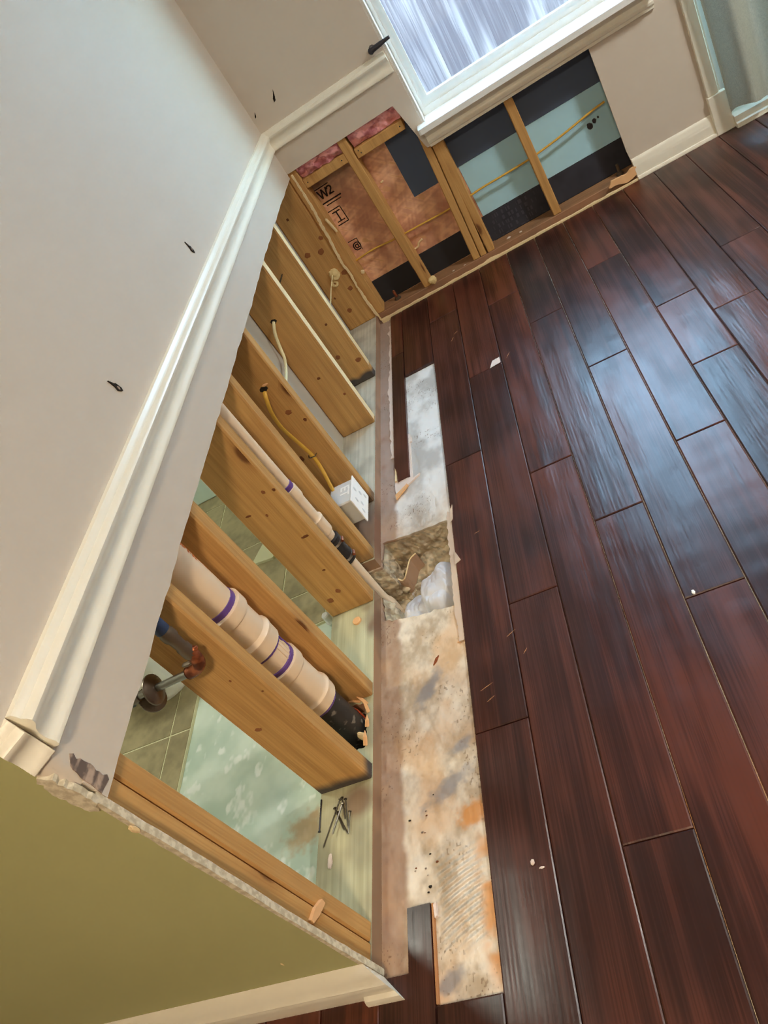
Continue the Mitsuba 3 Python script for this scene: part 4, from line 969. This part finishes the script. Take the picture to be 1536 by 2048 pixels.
put(hk + '__arm', tube([(0.520, 2.655, 0.955), (0.560, 2.650, 0.958), (0.600, 2.645, 0.961)], [0.0105, 0.009, 0.0055], 12), 'm_dark_metal', smooth=40)
put(hk + '__base', tube([(0.524, 2.69, 0.955), (0.522, 2.66, 0.955), (0.520, 2.650, 0.955)], [0.013, 0.009, 0.012], 12), 'm_dark_metal', smooth=40)
put('paper_tag', extr(Polygon([(0.448, 1.845), (0.490, 1.851), (0.490, 1.888), (0.462, 1.885)]), 0.0008, 'xy', 0.0126), 'm_paper', label='small pinkish paper tag lying on the planks near the far end', cat='paper')
put('plaster_chip', blob((0.325, 0.117, 0.0155), (0.004, 0.0055, 0.0028), 31, 0.4, 2, 2), 'm_paper', label='small white chip on the dark planks at the near right', cat='chip')
put('plaster_chip', blob((0.341, 0.104, 0.0135), (0.005, 0.0022, 0.0012), 33, 0.4, 2, 2), 'm_paper', label='thin grey flake beside the white chip on the near planks', cat='chip')
put('plaster_chip', blob((0.778, 0.590, 0.0140), (0.004, 0.006, 0.002), 35, 0.4, 2, 2), 'm_white_ink', label='tiny white chip on a plank joint at the middle right', cat='chip')
put('wood_chip', extr(Polygon([(0.104, 1.645), (0.116, 1.648), (0.117, 1.675), (0.105, 1.672)]), 0.006, 'xy', 0.0005), 'm_paper', label='little white chip against the narrow ripped plank on the cleared strip', cat='chip')
put('wood_chip', extr(Polygon([(0.141, 0.660), (0.150, 0.668), (0.158, 0.685), (0.148, 0.678)]), 0.003, 'xy', 0.0008), 'm_copper', label='brown sliver lying on the cleared strip below the trench', cat='chip')
put('plaster_chip', extr(Polygon([(0.108, 0.090), (0.114, 0.094), (0.115, 0.068), (0.110, 0.065)]), 0.008, 'xy', 0.0005), 'm_paper', label='white chip at the far end of the notched near plank', cat='chip')
for i in range(14):
    cx_, cy_ = rng.uniform(0.055, 0.12), rng.uniform(0.11, 0.33)
    put('floor__debris', blob((cx_, cy_, 0.002), np.array([0.0032, 0.0022, 0.0014]) * rng.uniform(0.5, 1.3), 60 + i, 0.4, 2, 1), ('m_dark', 'm_tornpaper', 'm_knot_dark')[i % 3])

for (sx, sy, ln, an) in ((0.345, 0.655, 0.030, 0.5), (0.38, 0.59, 0.018, 0.9), (0.262, 0.53, 0.035, 0.35), (0.275, 0.495, 0.022, 0.5), (0.32, 2.17, 0.03, 1.2), (0.515, 1.86, 0.035, 1.1), (0.335, 2.215, 0.02, 0.7), (0.30, 1.05, 0.02, 0.3)):
    put('floor__scuff', tube([(sx, sy, 0.0123), (sx + ln * math.cos(an) * 0.5, sy + ln * math.sin(an) * 0.5, 0.0124), (sx + ln * math.cos(an), sy + ln * math.sin(an), 0.0123)], [0.0003, 0.0011, 0.0003], 5, 0.3), 'm_plank_edge')

# ---------------------------------------------------------------- bathroom behind the studs
TG = 0.362
xs = [-0.012 - TG * i for i in range(0, 7)]
ys = [0.386 + TG * j for j in range(-1, 7)]
bare = Polygon([(-0.155, 0.10), (-0.655, 0.10), (-0.657, 0.94), (-0.40, 0.945), (-0.155, 0.96)])
room = sbox(-2.2, 0.104, -0.20, 2.69).difference(bare.buffer(0.001))
bed = room.difference(bare)
put('floor__tile_bed', extr(bed, 0.009, 'xy', 0.0005), 'm_grout', label='cream grout bed of the bathroom tiles')
for i in range(len(xs) - 1):
    for j in range(len(ys) - 1):
        t_ = sbox(xs[i + 1] + 0.003, ys[j] + 0.003, xs[i] - 0.003, ys[j + 1] - 0.003).intersection(room.buffer(-0.003))
        for g in getattr(t_, 'geoms', [t_]):
            if g.area > 2e-4:
                put('floor__tile', extr(g, 0.010, 'xy', 0.0016), 'm_tile')
put('loose_tile', extr(affinity.rotate(Polygon([(-0.53, 1.36), (-0.44, 1.335), (-0.40, 1.40), (-0.47, 1.46)]), 8), 0.010, 'xy', 0.0125), 'm_grout', label='pale loose tile piece seen between two middle studs', cat='tile')
tub = name('bathtub', 'white bathtub edge glimpsed between the middle studs', 'bathtub')
put(tub + '__apron', chbox(-1.75, -0.19, 1.915, 1.935, 0.0125, 0.40, 0.004), 'm_tub')
rim = extr(sbox(-1.76, 1.905, -0.185, 2.66).difference(sbox(-1.66, 1.985, -0.285, 2.58).buffer(0.04)), 0.022, 'xy', 0.40)
put(tub + '__rim', rim, 'm_porcelain')
put(tub + '__basin', plainbox(-1.72, -0.23, 1.94, 2.62, 0.06, 0.07), 'm_porcelain')
tl = name('toilet', 'white porcelain fixture glimpsed behind the old water valve', 'toilet')
put(tl + '__bowl', lathe([(0.0005, 0.0125), (0.10, 0.0125), (0.105, 0.03), (0.085, 0.10), (0.09, 0.20), (0.13, 0.30), (0.17, 0.37), (0.175, 0.395), (0.16, 0.40), (0.0005, 0.40)], (-0.80, 0.99, 0), 40), 'm_porcelain', smooth=45)
put(tl + '__seat', lathe([(0.0005, 0.402), (0.18, 0.402), (0.186, 0.412), (0.18, 0.422), (0.0005, 0.426)], (-0.80, 0.99, 0), 40), 'm_porcelain', smooth=45)

# lamps (both above the picture)
lampk = name('ceiling_lamp', 'round ceiling lamp of the room', 'lamp')
put(lampk + '__base', lathe([(0.0005, 2.415), (0.19, 2.415), (0.19, 2.4395), (0.0005, 2.4395)], (0.9, -1.35, 0), 32), 'm_ceiling', smooth=40)
k = put(lampk + '__diffuser', lathe([(0.0005, 2.395), (0.08, 2.397), (0.15, 2.404), (0.175, 2.4145), (0.0005, 2.4148)], (0.9, -1.35, 0), 24), 'm_ceiling')
scene[k]['emitter'] = {'type': 'area', 'radiance': rgb(ROOM_LAMP)}
lampk = name('ceiling_lamp', 'added unseen ceiling lamp over the middle of the plank floor', 'lamp')  # added lamp, unseen, to flatten and brighten the room
put(lampk + '__base', lathe([(0.0005, 2.415), (0.19, 2.415), (0.19, 2.4395), (0.0005, 2.4395)], (2.7, 1.2, 0), 32), 'm_ceiling', smooth=40)
k = put(lampk + '__diffuser', lathe([(0.0005, 2.395), (0.08, 2.397), (0.15, 2.404), (0.175, 2.4145), (0.0005, 2.4148)], (2.7, 1.2, 0), 24), 'm_ceiling')
scene[k]['emitter'] = {'type': 'area', 'radiance': rgb(ADDED_LAMP)}
lampk = name('bathroom_lamp', 'round ceiling lamp of the bathroom', 'lamp')
put(lampk + '__base', lathe([(0.0005, 2.415), (0.16, 2.415), (0.16, 2.4395), (0.0005, 2.4395)], (-0.95, 0.75, 0), 32), 'm_ceiling', smooth=40)
k = put(lampk + '__diffuser', lathe([(0.0005, 2.395), (0.08, 2.397), (0.13, 2.404), (0.15, 2.4145), (0.0005, 2.4148)], (-0.95, 0.75, 0), 24), 'm_ceiling')
scene[k]['emitter'] = {'type': 'area', 'radiance': rgb(BATH_LAMP)}

# ---------------------------------------------------------------- outside
put('ground_outside', plainbox(-12, 14, 2.86, 20, -0.30, -0.20), 'm_ground', kind='structure')
fn = name('fence', 'weathered grey board fence seen through the window', 'fence')
FY = 4.6
for i in range(44):
    x0 = -2.2 + i * 0.152
    put(fn + '__board', chbox(x0, x0 + 0.1518, FY, FY + 0.019, -0.19, 1.62 + 0.01 * (i % 3), 0.0008), 'm_fence', uv=(rng.uniform(), 0))
for zc in (0.05, 1.35):
    put(fn + '__rail', chbox(-2.2, 4.5, FY + 0.0195, FY + 0.06, zc, zc + 0.085, 0.002), 'm_fence', uv=(0.3, 0))
